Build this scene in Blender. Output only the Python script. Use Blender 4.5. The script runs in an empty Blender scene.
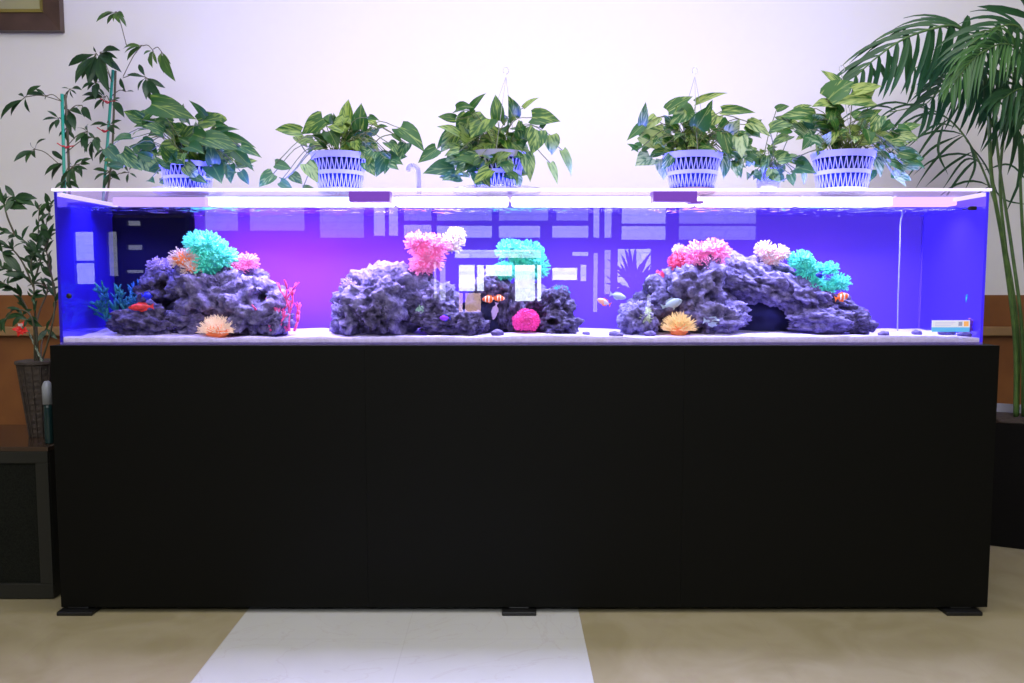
import bpy, math, random
from mathutils import Vector, Matrix, noise
random.seed(7)
S = bpy.context.scene
COL = S.collection
R = random.random
U = random.uniform

# ------------------------------------------------------------------ camera
F = 797.0; CX = 507.0; CY = 341.5
CAM = Vector((0, -2.29, 0.97)); PITCH = math.atan((CY-280)/F)
cp, sp = math.cos(PITCH), math.sin(PITCH)
cd = bpy.data.cameras.new('camera'); cam = bpy.data.objects.new('camera', cd); COL.objects.link(cam)
cam.location = CAM; cam.rotation_euler = (math.pi/2-PITCH, 0, 0)
cd.sensor_width = 36; cd.lens = F/1024*36; cd.shift_x = 5/1024; cd.clip_start = .02
S.camera = cam
def P(px, py, y):
    "world point on the vertical plane at depth y seen at (px,py)"
    u = (px-CX)/F; v = (CY-py)/F
    d = Vector((u, cp+v*sp, v*cp-sp)); t = (y-CAM.y)/d.y
    return CAM + d*t
def PX(y): return (y-CAM.y)/F      # metres per pixel at depth y

# ------------------------------------------------------------------ materials
def nt(name):
    m = bpy.data.materials.new(name); m.use_nodes = True
    t = m.node_tree; t.nodes.clear()
    o = t.nodes.new('ShaderNodeOutputMaterial')
    return m, t, o
def pb(name, col, rough=.5, var=0, scale=20, bump=0, bscale=60, metal=0, spec=.5, emit=0, ecol=None, trans=0, sheen=0, col2=None, detail=4, sss=0):
    m, t, o = nt(name); N = t.nodes.new; L = t.links.new
    b = N('ShaderNodeBsdfPrincipled'); L(b.outputs[0], o.inputs[0])
    b.inputs['Base Color'].default_value = (*col, 1); b.inputs['Roughness'].default_value = rough
    b.inputs['Metallic'].default_value = metal; b.inputs['Specular IOR Level'].default_value = spec
    if emit:
        b.inputs['Emission Color'].default_value = (*(ecol or col), 1); b.inputs['Emission Strength'].default_value = emit
    tc = N('ShaderNodeTexCoord')
    if var or col2:
        n = N('ShaderNodeTexNoise'); n.inputs['Scale'].default_value = scale; n.inputs['Detail'].default_value = detail
        L(tc.outputs['Object'], n.inputs['Vector'])
        r = N('ShaderNodeValToRGB')
        c2 = col2 or tuple(max(0, c*(1-var)) for c in col); c1 = col if col2 else tuple(min(1, c*(1+var)) for c in col)
        r.color_ramp.elements[0].position = .35; r.color_ramp.elements[1].position = .65
        r.color_ramp.elements[0].color = (*c2, 1); r.color_ramp.elements[1].color = (*c1, 1)
        L(n.outputs[0], r.inputs[0]); L(r.outputs[0], b.inputs['Base Color'])
    if bump:
        n = N('ShaderNodeTexNoise'); n.inputs['Scale'].default_value = bscale; n.inputs['Detail'].default_value = 6
        L(tc.outputs['Object'], n.inputs['Vector'])
        bp = N('ShaderNodeBump'); bp.inputs['Strength'].default_value = bump; bp.inputs['Distance'].default_value = .01
        L(n.outputs[0], bp.inputs['Height']); L(bp.outputs[0], b.inputs['Normal'])
    if trans:
        tr = N('ShaderNodeBsdfTranslucent'); mx = N('ShaderNodeMixShader'); mx.inputs[0].default_value = trans
        tr.inputs[0].default_value = (*col, 1)
        L(b.outputs[0], mx.inputs[1]); L(tr.outputs[0], mx.inputs[2]); L(mx.outputs[0], o.inputs[0])
    return m
def glassy(name, refl=.06, tint=(1, 1, 1), rough=0, body=0, bcol=(1, 1, 1), emit=0, gcol=(1, 1, 1)):
    "thin clear sheet: see-through with a mirror component and optionally a milky body"
    m, t, o = nt(name); N = t.nodes.new; L = t.links.new
    a = N('ShaderNodeBsdfTransparent'); a.inputs[0].default_value = (*tint, 1)
    g = N('ShaderNodeBsdfGlossy'); g.inputs['Roughness'].default_value = rough; g.inputs[0].default_value = (*gcol, 1)
    mx = N('ShaderNodeMixShader'); mx.inputs[0].default_value = refl
    L(a.outputs[0], mx.inputs[1]); L(g.outputs[0], mx.inputs[2]); last = mx
    if body:
        d = N('ShaderNodeBsdfTranslucent'); d.inputs[0].default_value = (*bcol, 1)
        d2 = N('ShaderNodeBsdfDiffuse'); d2.inputs[0].default_value = (*bcol, 1)
        dm = N('ShaderNodeMixShader'); dm.inputs[0].default_value = .5
        L(d.outputs[0], dm.inputs[1]); L(d2.outputs[0], dm.inputs[2])
        m2 = N('ShaderNodeMixShader'); m2.inputs[0].default_value = body
        L(mx.outputs[0], m2.inputs[1]); L(dm.outputs[0], m2.inputs[2]); last = m2
    if emit:
        e = N('ShaderNodeEmission'); e.inputs[0].default_value = (*bcol, 1); e.inputs[1].default_value = emit
        ad = N('ShaderNodeAddShader'); L(last.outputs[0], ad.inputs[0]); L(e.outputs[0], ad.inputs[1]); last = ad
    L(last.outputs[0], o.inputs[0])
    return m
def emis(name, col, s):
    m, t, o = nt(name); e = t.nodes.new('ShaderNodeEmission'); e.inputs[0].default_value = (*col, 1); e.inputs[1].default_value = s
    t.links.new(e.outputs[0], o.inputs[0]); return m

def leafmat(name, dark, light, amount, trans=.25, rough=.38, scale=3.0):
    "variegated leaf: streaks run out from the midrib; per-leaf attribute lr shifts the pattern"
    m, t, o = nt(name); N = t.nodes.new; L = t.links.new
    b = N('ShaderNodeBsdfPrincipled'); b.inputs['Roughness'].default_value = rough
    au = N('ShaderNodeAttribute'); au.attribute_name = 'lu'
    av = N('ShaderNodeAttribute'); av.attribute_name = 'lv'
    ar = N('ShaderNodeAttribute'); ar.attribute_name = 'lr'
    ab = N('ShaderNodeMath'); ab.operation = 'ABSOLUTE'; L(au.outputs['Fac'], ab.inputs[0])
    s = N('ShaderNodeMath'); s.operation = 'SUBTRACT'; L(av.outputs['Fac'], s.inputs[0]); L(ab.outputs[0], s.inputs[1])
    k = N('ShaderNodeMath'); k.operation = 'MULTIPLY'; k.inputs[1].default_value = 1.3; L(s.outputs[0], k.inputs[0])
    r10 = N('ShaderNodeMath'); r10.operation = 'MULTIPLY'; r10.inputs[1].default_value = 57; L(ar.outputs['Fac'], r10.inputs[0])
    cx = N('ShaderNodeCombineXYZ'); L(au.outputs['Fac'], cx.inputs[0]); L(k.outputs[0], cx.inputs[1]); L(r10.outputs[0], cx.inputs[2])
    n = N('ShaderNodeTexNoise'); n.inputs['Scale'].default_value = scale; n.inputs['Detail'].default_value = 3; L(cx.outputs[0], n.inputs['Vector'])
    ad = N('ShaderNodeMath'); ad.operation = 'MULTIPLY_ADD'; ad.inputs[1].default_value = .30; L(ar.outputs['Fac'], ad.inputs[0]); L(n.outputs[0], ad.inputs[2])
    cr = N('ShaderNodeValToRGB'); e = cr.color_ramp.elements
    e[0].position = .80-amount*.4; e[1].position = .92-amount*.4+.05; e[0].color = (*dark, 1); e[1].color = (*light, 1)
    L(ad.outputs[0], cr.inputs[0])
    # pale midrib
    mr = N('ShaderNodeMath'); mr.operation = 'LESS_THAN'; mr.inputs[1].default_value = .05; L(ab.outputs[0], mr.inputs[0])
    mm = N('ShaderNodeMath'); mm.operation = 'MULTIPLY'; mm.inputs[1].default_value = .4; L(mr.outputs[0], mm.inputs[0])
    mc = N('ShaderNodeMixRGB'); L(mm.outputs[0], mc.inputs[0]); L(cr.outputs[0], mc.inputs[1]); mc.inputs[2].default_value = (*light, 1)
    L(mc.outputs[0], b.inputs['Base Color'])
    tr = N('ShaderNodeBsdfTranslucent'); L(mc.outputs[0], tr.inputs[0])
    mx = N('ShaderNodeMixShader'); mx.inputs[0].default_value = trans
    L(b.outputs[0], mx.inputs[1]); L(tr.outputs[0], mx.inputs[2]); L(mx.outputs[0], o.inputs[0])
    return m

# ------------------------------------------------------------------ mesh builder
class MB:
    def __init__(s): s.v = []; s.f = []; s.a = []
    def add(s, vs, fs, at=None):
        o = len(s.v); s.v += [tuple(p) for p in vs]; s.f += [tuple(i+o for i in f) for f in fs]
        s.a += at if at else [(0, 0, 0)]*len(vs)
        return s
    def box(s, x0, x1, y0, y1, z0, z1, M=None):
        v = [Vector((x, y, z)) for x in (x0, x1) for y in (y0, y1) for z in (z0, z1)]
        if M: v = [M @ p for p in v]
        return s.add(v, [(0, 1, 3, 2), (4, 6, 7, 5), (0, 4, 5, 1), (2, 3, 7, 6), (0, 2, 6, 4), (1, 5, 7, 3)])
    def tube(s, pts, r, n=6, cap=True):
        pts = [Vector(p) for p in pts]; rs = r if isinstance(r, (list, tuple)) else [r]*len(pts)
        vs = []; fs = []; up = None
        for i, p in enumerate(pts):
            d = (pts[min(i+1, len(pts)-1)]-pts[max(i-1, 0)])
            d = d.normalized() if d.length > 1e-9 else Vector((0, 0, 1))
            if up is None: up = Vector((0, 0, 1)) if abs(d.z) < .9 else Vector((1, 0, 0))
            a = d.cross(up)
            if a.length < 1e-5: a = d.cross(Vector((0, 1, .3)))
            a.normalize(); b = d.cross(a); up = -b if False else up
            for k in range(n):
                t = 2*math.pi*k/n; vs.append(p+(a*math.cos(t)+b*math.sin(t))*rs[i])
        for i in range(len(pts)-1):
            for k in range(n):
                k2 = (k+1) % n; fs.append((i*n+k, i*n+k2, (i+1)*n+k2, (i+1)*n+k))
        if cap:
            fs.append(tuple(range(n))[::-1]); fs.append(tuple((len(pts)-1)*n+k for k in range(n)))
        return s.add(vs, fs)
    def lathe(s, prof, c=(0, 0, 0), n=40):
        vs = []; fs = []; c = Vector(c)
        for (r, z) in prof:
            for k in range(n):
                t = 2*math.pi*k/n; vs.append(c+Vector((r*math.cos(t), r*math.sin(t), z)))
        for i in range(len(prof)-1):
            for k in range(n):
                k2 = (k+1) % n; fs.append((i*n+k, i*n+k2, (i+1)*n+k2, (i+1)*n+k))
        if prof[0][0] > 1e-6: fs.append(tuple(range(n))[::-1])
        if prof[-1][0] > 1e-6: fs.append(tuple((len(prof)-1)*n+k for k in range(n)))
        return s.add(vs, fs)
    def build(s, name, mat, parent=None, smooth=False, bevel=0):
        me = bpy.data.meshes.new(name); me.from_pydata(s.v, [], s.f); me.validate(); me.update()
        if any(a != (0, 0, 0) for a in s.a[:200]) and len(s.a) == len(me.vertices):
            for j, nm in enumerate(('lu', 'lv', 'lr')):
                at = me.attributes.new(nm, 'FLOAT', 'POINT'); at.data.foreach_set('value', [a[j] for a in s.a])
        me.materials.append(mat)
        if smooth: me.polygons.foreach_set('use_smooth', [True]*len(me.polygons))
        o = bpy.data.objects.new(name, me); COL.objects.link(o)
        if parent:
            o.parent = parent; o.matrix_parent_inverse = Matrix.Translation(-parent.location) if parent.type == 'EMPTY' else Matrix()
        if bevel:
            b = o.modifiers.new('bevel', 'BEVEL'); b.width = bevel; b.segments = 2; b.limit_method = 'ANGLE'
        return o
def tag(o, label=None, cat=None, group=None, kind=None):
    if label: o['label'] = label
    if cat: o['category'] = cat
    if group: o['group'] = group
    if kind: o['kind'] = kind
    return o
def thing(name, loc, label, cat, group=None):
    o = bpy.data.objects.new(name, None); COL.objects.link(o); o.location = loc; o.empty_display_size = .05
    bpy.context.view_layer.update()
    return tag(o, label, cat, group)
def curve(pts, n=8):
    "Catmull-Rom through points"
    p = [Vector(q) for q in pts]; p = [p[0]*2-p[1]]+p+[p[-1]*2-p[-2]]; out = []
    for i in range(1, len(p)-2):
        for k in range(n):
            t = k/n
            out.append(.5*((2*p[i])+(-p[i-1]+p[i+1])*t+(2*p[i-1]-5*p[i]+4*p[i+1]-p[i+2])*t*t+(-p[i-1]+3*p[i]-3*p[i+1]+p[i+2])*t**3))
    out.append(p[-2]); return out

# ------------------------------------------------------------------ room shell
WY = 1.10            # wall behind the aquarium
RY = -6.0            # wall behind the photographer
m_wall = pb('wall_paint', (.86, .845, .80), .8, bump=.06, bscale=180)
m_wood = pb('orange_wood', (.30, .115, .03), .42, col2=(.22, .08, .022), scale=6)
m_ledge = pb('ledge_wood', (.36, .21, .085), .45, var=.12, scale=9)
m_ceil = pb('ceiling_paint', (.70, .69, .67), .9)
m_far = pb('far_wall', (.05, .04, .045), .8)
def struct(name, mb, m, kind='structure', **k):
    o = mb.build(name, m, **k); o['kind'] = kind; return o
def floor_mat():
    m, t, o = nt('floor_vinyl'); N = t.nodes.new; L = t.links.new
    b = N('ShaderNodeBsdfPrincipled'); L(b.outputs[0], o.inputs[0]); b.inputs['Roughness'].default_value = .45
    tc = N('ShaderNodeTexCoord'); sx = N('ShaderNodeSeparateXYZ'); L(tc.outputs['Object'], sx.inputs[0])
    def cmp(sock, op, v):
        n = N('ShaderNodeMath'); n.operation = op; n.inputs[1].default_value = v; L(sock, n.inputs[0]); return n.outputs[0]
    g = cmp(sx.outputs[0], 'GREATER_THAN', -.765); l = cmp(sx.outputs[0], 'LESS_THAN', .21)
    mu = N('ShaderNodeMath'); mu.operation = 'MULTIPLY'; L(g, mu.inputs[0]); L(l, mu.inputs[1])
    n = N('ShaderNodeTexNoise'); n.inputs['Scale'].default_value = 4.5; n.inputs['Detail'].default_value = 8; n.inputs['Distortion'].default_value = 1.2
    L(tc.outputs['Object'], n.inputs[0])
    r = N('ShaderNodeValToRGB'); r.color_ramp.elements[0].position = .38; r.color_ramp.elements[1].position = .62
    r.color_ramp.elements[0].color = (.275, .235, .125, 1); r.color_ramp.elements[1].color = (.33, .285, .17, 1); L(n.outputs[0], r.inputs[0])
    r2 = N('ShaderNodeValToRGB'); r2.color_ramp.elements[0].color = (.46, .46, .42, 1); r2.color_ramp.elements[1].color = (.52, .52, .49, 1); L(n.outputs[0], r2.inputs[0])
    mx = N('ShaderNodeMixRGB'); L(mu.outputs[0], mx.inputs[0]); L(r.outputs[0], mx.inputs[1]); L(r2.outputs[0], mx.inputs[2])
    # thin pinkish veins
    n2 = N('ShaderNodeTexNoise'); n2.inputs['Scale'].default_value = 2.6; n2.inputs['Detail'].default_value = 9; n2.inputs['Distortion'].default_value = 2.5
    L(tc.outputs['Object'], n2.inputs[0])
    v = N('ShaderNodeValToRGB'); v.color_ramp.elements[0].position = .49; v.color_ramp.elements[0].color = (0, 0, 0, 1)
    v.color_ramp.elements[1].position = .5; v.color_ramp.elements[1].color = (1, 1, 1, 1); e = v.color_ramp.elements.new(.51); e.color = (0, 0, 0, 1); L(n2.outputs[0], v.inputs[0])
    ml = N('ShaderNodeMath'); ml.operation = 'MULTIPLY'; ml.inputs[1].default_value = .18; L(v.outputs[0], ml.inputs[0])
    m3 = N('ShaderNodeMixRGB'); L(ml.outputs[0], m3.inputs[0]); L(mx.outputs[0], m3.inputs[1]); m3.inputs[2].default_value = (.30, .2, .16, 1)
    # tile joints every .455 m
    def joint(sock, off):
        a = N('ShaderNodeMath'); a.operation = 'ADD'; a.inputs[1].default_value = off; L(sock, a.inputs[0])
        q = N('ShaderNodeMath'); q.operation = 'FLOORED_MODULO'; q.inputs[1].default_value = .4875; L(a.outputs[0], q.inputs[0])
        return cmp(q.outputs[0], 'LESS_THAN', .003)
    j1 = joint(sx.outputs[0], .765+4.875); j2 = joint(sx.outputs[1], .2+9.75)
    jm = N('ShaderNodeMath'); jm.operation = 'MAXIMUM'; L(j1, jm.inputs[0]); L(j2, jm.inputs[1])
    jk = N('ShaderNodeMath'); jk.operation = 'MULTIPLY'; jk.inputs[1].default_value = .14; L(jm.outputs[0], jk.inputs[0])
    m4 = N('ShaderNodeMixRGB'); L(jk.outputs[0], m4.inputs[0]); L(m3.outputs[0], m4.inputs[1]); m4.inputs[2].default_value = (.2, .16, .12, 1)
    L(m4.outputs[0], b.inputs['Base Color'])
    return m
XL, XR, HC = -5.6, 5.8, 2.8
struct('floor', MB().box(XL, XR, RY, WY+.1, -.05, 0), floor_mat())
struct('ceiling', MB().box(XL, XR, RY, WY+.1, HC, HC+.05), m_ceil)
struct('wall_back', MB().box(XL, XR, WY, WY+.1, 0, HC), m_wall)
struct('wall_left', MB().box(XL-.1, XL, RY, WY+.1, 0, HC), m_wall)
struct('wall_right', MB().box(XR, XR+.1, RY, WY+.1, 0, HC), m_wall)
struct('wall_front', MB().box(XL, XR, RY-.1, RY, 0, HC), m_far)
# wooden wainscot: boards, cap, projecting ledge and base
wz = P(0, 295, WY).z; lz0 = P(0, 336, WY-.06).z; lz1 = P(0, 327, WY-.06).z
mb = MB(); x = XL
while x < XR:
    mb.box(x+.0015, min(x+.30, XR)-.0015, WY-.018, WY, .1, wz)
    x += .30
struct('trim_1', mb, m_wood)
struct('trim_2', MB().box(XL, XR, WY-.055, WY-.016, lz0, lz1), m_ledge, bevel=.004)
struct('baseboard_back', MB().box(XL, XR, WY-.025, WY, 0, .1), pb('dark_base', (.06, .045, .035), .5))
# framed picture hanging high on the wall at the left
pc = P(65, 33, WY); t = thing('picture_frame', (pc.x-.45, WY, pc.z+.3), 'brown wooden picture frame with gilt inner edge hanging high on the wall', 'picture')
x1, z0 = pc.x, pc.z; x0 = x1-.95; z1 = z0+.62; fw = .075
m_fr = pb('frame_brown', (.085, .05, .035), .35, var=.2, scale=12)
mb = MB()
def frame_ring(mb, x0, x1, z0, z1, w, ya, yb):
    "mitred frame, sloping from ya (outer) to yb (inner)"
    o = [(x0, z0), (x1, z0), (x1, z1), (x0, z1)]; i = [(x0+w, z0+w), (x1-w, z0+w), (x1-w, z1-w), (x0+w, z1-w)]
    vs = [(a, WY-.002, b) for a, b in o]+[(a, ya, b) for a, b in o]+[(a, yb, b) for a, b in i]+[(a, WY-.002, b) for a, b in i]
    fs = []
    for k in range(4):
        j = (k+1) % 4
        for s in range(3): fs.append((s*4+k, s*4+j, (s+1)*4+j, (s+1)*4+k))
        fs.append((12+k, 12+j, j, k))
    mb.add(vs, fs)
frame_ring(mb, x0, x1, z0, z1, fw, WY-.035, WY-.022); mb.build('frame', m_fr, t)
mb = MB(); frame_ring(mb, x0+fw, x1-fw, z0+fw, z1-fw, .018, WY-.028, WY-.012); mb.build('gilt_edge', pb('gilt', (.42, .34, .08), .35, metal=.6), t)
MB().box(x0+fw+.01, x1-fw-.01, WY-.012, WY-.004, z0+fw+.01, z1-fw-.01).build('picture', pb('picture_paper', (.40, .38, .17), .5, col2=(.33, .31, .22), scale=3), t)

# ------------------------------------------------------------------ wall behind the photographer: windows (seen mirrored in the front glass)
m_mull = pb('mullion', (.02, .02, .03), .6)
def win(n, px0, px1, py0, py1, mat, mull=(), rails=()):
    a = P(px0, py0, -RY); b = P(px1, py1, -RY)
    y = RY+.012
    o = struct('window_%d' % n, MB().box(a.x, b.x, RY+.001, y, b.z, a.z), mat)
    mb = MB(); w = .02
    mb.box(a.x-w, b.x+w, y, y+.05, a.z, a.z+w); mb.box(a.x-w, b.x+w, y, y+.05, b.z-w, b.z)
    mb.box(a.x-w, a.x, y, y+.05, b.z, a.z); mb.box(b.x, b.x+w, y, y+.05, b.z, a.z)
    for q in mull:
        xx = P(q, 280, -RY).x; mb.box(xx-.012, xx+.012, y, y+.03, b.z, a.z)
    for q in rails:
        zz = P(507, q, -RY).z; mb.box(a.x, b.x, y, y+.03, zz-.012, zz+.012)
    mb.build('window_frame', m_mull, o)
def outdoors(name, s, hi=(.9, .95, 1), lo=(.55, .65, .8), sc=2.0):
    m, t, o = nt(name); N = t.nodes.new; L = t.links.new
    e = N('ShaderNodeEmission'); e.inputs[1].default_value = s; L(e.outputs[0], o.inputs[0])
    tc = N('ShaderNodeTexCoord'); mp = N('ShaderNodeMapping'); mp.inputs['Scale'].default_value = (sc, sc, sc*1.6); L(tc.outputs['Object'], mp.inputs[0])
    b = N('ShaderNodeTexBrick'); b.inputs['Scale'].default_value = 1.0; b.inputs['Color1'].default_value = (*hi, 1); b.inputs['Color2'].default_value = (*lo, 1)
    b.inputs['Mortar'].default_value = (*[c*.93 for c in lo], 1); b.inputs['Mortar Size'].default_value = .03
    rt = N('ShaderNodeMapping'); rt.inputs['Rotation'].default_value = (math.pi/2, 0, 0); L(mp.outputs[0], rt.inputs[0])
    L(rt.outputs[0], b.inputs['Vector']); L(b.outputs[0], e.inputs[0]); return m
W_HI = outdoors('daylight_bright', 9, (.95, .97, 1), (.72, .80, .95), .9); W_MID = outdoors('daylight_mid', 5); W_PEACH = outdoors('daylight_peach', 4, (1, .72, .62), (.95, .6, .5), .9)
W_LO = outdoors('daylight_soft', 2.6, (.9, .92, 1), (.8, .85, 1)); W_DIM = outdoors('daylight_dim', 1.3, (.85, .88, 1), (.75, .8, 1))
n = 1
for a in [(250, 306, 200, 231, W_DIM), (320, 365, 206, 238, W_DIM), (374, 386, 206, 236, W_LO), (389, 399, 206, 236, W_LO),
          (404, 432, 225, 238, W_LO), (437, 492, 226, 238, W_LO), (499, 540, 226, 238, W_LO), (552, 588, 226, 238, W_LO),
          (404, 432, 196, 221, W_DIM), (437, 492, 196, 221, W_DIM), (499, 548, 196, 221, W_DIM), (556, 588, 196, 221, W_DIM),
          (593, 599, 206, 238, W_LO), (604, 611, 206, 238, W_LO), (621, 665, 206, 240, W_LO, (), (225,)), (678, 755, 206, 240, W_DIM, (), (225,)),
          (455, 541, 250, 258, W_MID), (572, 588, 252, 256, W_MID), (552, 577, 268, 280, W_HI), (580, 586, 265, 281, W_MID),
          (593, 597, 253, 312, W_LO), (604, 610, 250, 294, W_LO), (617, 650, 249, 288, W_MID), (646, 650, 290, 318, W_LO),
          (459, 484, 265, 291, W_HI, (476,)), (459, 481, 293, 312, W_PEACH, (464,)), (486, 512, 265, 276, W_HI), (515, 541, 265, 301, W_HI, (536,)), (440, 446, 262, 300, W_LO), (434, 437, 262, 298, W_LO), (76, 98, 232, 284, W_LO, (), (262,)), (109, 121, 232, 276, W_DIM),
          (129, 143, 221, 226, W_DIM), (129, 145, 245, 250, W_DIM), (128, 146, 270, 273, W_DIM), (205, 240, 195, 231, W_DIM)]:
    win(n, *a); n += 1
# spiky potted plant by the far window, only seen mirrored in the glass
# ------------------------------------------------------------------ cabinet
TX0, TX1, TY1 = -1.288, 1.371, .34
ZB, ZT, ZW = .785, 1.2235, 1.177            # tank bottom, top edge, water line
m_black = pb('black_laminate', (.0038, .0038, .0030), .5, spec=.10)
m_blk2 = pb('black_plastic', (.006, .006, .006), .4)
cab = thing('aquarium_cabinet', (.05, .2, 0), 'long low matt black cabinet carrying the aquarium', 'cabinet')
CXL, CXR, CY0 = -1.301, 1.402, -.03
MB().box(CXL, CXR, CY0+.018, .42, .018, ZB-.001).build('carcass', m_black, cab, bevel=.002)
s1, s2 = P(366, 450, CY0).x, P(683, 450, CY0).x
for a, b in ((CXL, s1-.0003), (s1+.0003, s2-.0003), (s2+.0003, CXR)):
    MB().box(a, b, CY0, CY0+.0175, .018, ZB-.001).build('door', m_black, cab)
for px, w in ((78, .052), (519, .05), (961, .052)):
    c = P(px, 608, CY0).x
    f = MB(); f.box(c-w, c+w, CY0-.022, CY0+.09, .0, .012); f.box(c-.03, c+.03, CY0+.0, CY0+.06, .012, .019)
    f.build('foot', m_blk2, cab, bevel=.003)

# ------------------------------------------------------------------ aquarium
aq = thing('aquarium', (.04, .17, ZB), 'long glass marine aquarium glowing blue violet on the black cabinet', 'aquarium')
m_glass = glassy('front_glass', .062)
m_edge = glassy('bright_edge', .1, (.9, .85, 1), body=.5, bcol=(.8, .7, 1), emit=.9)
MB().box(TX0, TX1, 0, .001, ZB, ZT).build('front_glass', m_glass, aq)
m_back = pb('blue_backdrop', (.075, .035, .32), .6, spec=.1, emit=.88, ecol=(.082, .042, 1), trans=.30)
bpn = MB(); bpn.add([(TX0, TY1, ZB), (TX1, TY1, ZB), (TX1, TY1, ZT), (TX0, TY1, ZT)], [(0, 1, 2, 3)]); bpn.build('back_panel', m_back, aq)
# end panes: part mirror, part blue glow painting in the reflected backdrop
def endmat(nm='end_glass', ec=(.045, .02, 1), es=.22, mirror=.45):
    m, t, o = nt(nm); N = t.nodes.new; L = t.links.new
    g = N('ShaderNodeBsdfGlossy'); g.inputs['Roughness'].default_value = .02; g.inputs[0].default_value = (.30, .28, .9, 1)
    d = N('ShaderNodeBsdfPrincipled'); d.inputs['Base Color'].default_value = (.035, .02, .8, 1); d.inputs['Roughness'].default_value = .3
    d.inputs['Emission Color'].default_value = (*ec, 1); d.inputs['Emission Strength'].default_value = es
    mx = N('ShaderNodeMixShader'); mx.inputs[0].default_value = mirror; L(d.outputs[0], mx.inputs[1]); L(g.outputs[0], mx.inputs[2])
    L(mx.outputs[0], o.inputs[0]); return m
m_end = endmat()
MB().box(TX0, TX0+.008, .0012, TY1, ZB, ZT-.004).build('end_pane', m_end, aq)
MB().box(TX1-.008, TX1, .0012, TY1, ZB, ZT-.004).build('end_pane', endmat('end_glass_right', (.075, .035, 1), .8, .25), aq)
MB().box(TX0, TX1, .001, TY1, ZB-.0005, ZB+.006).build('base_pane', pb('base_violet', (.30, .22, .7), .4), aq)
m_lid = glassy('lid_acrylic', .05, (.95, .9, 1), body=.09, bcol=(.60, .42, 1), emit=.10)
MB().box(TX0-.003, TX1+.003, -.004, TY1+.01, ZT, ZT+.0055).build('lid', m_lid, aq)
# polished glowing rims of the panes
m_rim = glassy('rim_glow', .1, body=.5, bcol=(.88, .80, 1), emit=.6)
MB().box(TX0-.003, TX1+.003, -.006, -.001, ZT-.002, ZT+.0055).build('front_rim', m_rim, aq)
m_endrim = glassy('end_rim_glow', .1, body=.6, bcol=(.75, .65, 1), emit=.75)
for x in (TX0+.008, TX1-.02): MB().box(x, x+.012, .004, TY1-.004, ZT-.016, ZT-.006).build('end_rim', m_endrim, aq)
m_brace = pb('violet_brace', (.03, .008, .10), .4, emit=.50, ecol=(.42, .13, 1), spec=.1)
for a, b in ((349, 390), (653, 697)):
    xa, xb = P(a, 196, .01).x, P(b, 196, .01).x
    za, zb_ = P(a, 202, .01).z, P(a, 191, .01).z
    MB().box(xa, xb, .004, .055, za, zb_).build('cross_brace', m_brace, aq, bevel=.002)
a, b = P(690, 201, .01), P(703, 203.5, .01)
MB().box(a.x, b.x, .004, .05, b.z, a.z).build('brace_clip', m_brace, aq)
# silicone joints; dark block painting in the unlit back left corner
m_sil = pb('silicone', (.16, .08, .9), .5)
for x in (TX0+.009, TX1-.014): MB().box(x, x+.005, TY1-.006, TY1, ZB, ZW).build('silicone_joint', m_sil, aq)
m_shade = pb('painted_shade', (.004, .003, .035), .35, spec=.15)
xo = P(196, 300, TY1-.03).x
MB().box(TX0+.012, xo, TY1-.05, TY1-.001, ZB+.01, ZW+.012).build('shade_block', m_shade, aq, bevel=.02)

# water: surface mirrors shallow rays from below, lets steep ones through; body is clear
def watermat():
    m, t, o = nt('water'); N = t.nodes.new; L = t.links.new
    a = N('ShaderNodeBsdfTransparent'); g = N('ShaderNodeBsdfGlossy'); g.inputs['Roughness'].default_value = .0; g.inputs[0].default_value = (.86, .86, 1, 1)
    lw = N('ShaderNodeLayerWeight'); lw.inputs[0].default_value = .5
    r = N('ShaderNodeValToRGB'); r.color_ramp.elements[0].position = .36; r.color_ramp.elements[1].position = .5
    r.color_ramp.elements[0].color = (.02, .02, .02, 1); r.color_ramp.elements[1].color = (.95, .95, .95, 1)
    L(lw.outputs['Facing'], r.inputs[0])
    # strong ripples

    tc = N('ShaderNodeTexCoord'); n = N('ShaderNodeTexNoise'); n.inputs['Scale'].default_value = 16; n.inputs['Detail'].default_value = 2; L(tc.outputs['Object'], n.inputs[0])
    bp = N('ShaderNodeBump'); bp.inputs['Strength'].default_value = 1; bp.inputs['Distance'].default_value = .06; L(n.outputs[0], bp.inputs['Height']); L(bp.outputs[0], g.inputs['Normal'])
    mx = N('ShaderNodeMixShader'); L(r.outputs[0], mx.inputs[0]); L(a.outputs[0], mx.inputs[1]); L(g.outputs[0], mx.inputs[2]); L(mx.outputs[0], o.inputs[0])
    return m
w = MB(); nx, ny = 420, 60; vs = []; fs = []
for j in range(ny+1):
    for i in range(nx+1):
        x = TX0+.0085+(TX1-TX0-.017)*i/nx; y = .0015+(TY1-.0025)*j/ny
        vs.append((x, y, ZW+min(1, y*12)*(.0042*noise.noise(Vector((x*7, y*22, 9)))+.0012*noise.noise(Vector((x*25, y*60, 2))))))
for j in range(ny):
    for i in range(nx): k = j*(nx+1)+i; fs.append((k, k+1, k+nx+2, k+nx+1))
w.add(vs, fs)
tag(w.build('water', watermat(), smooth=True), 'calm still water surface inside the aquarium', 'water', kind='stuff')

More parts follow.
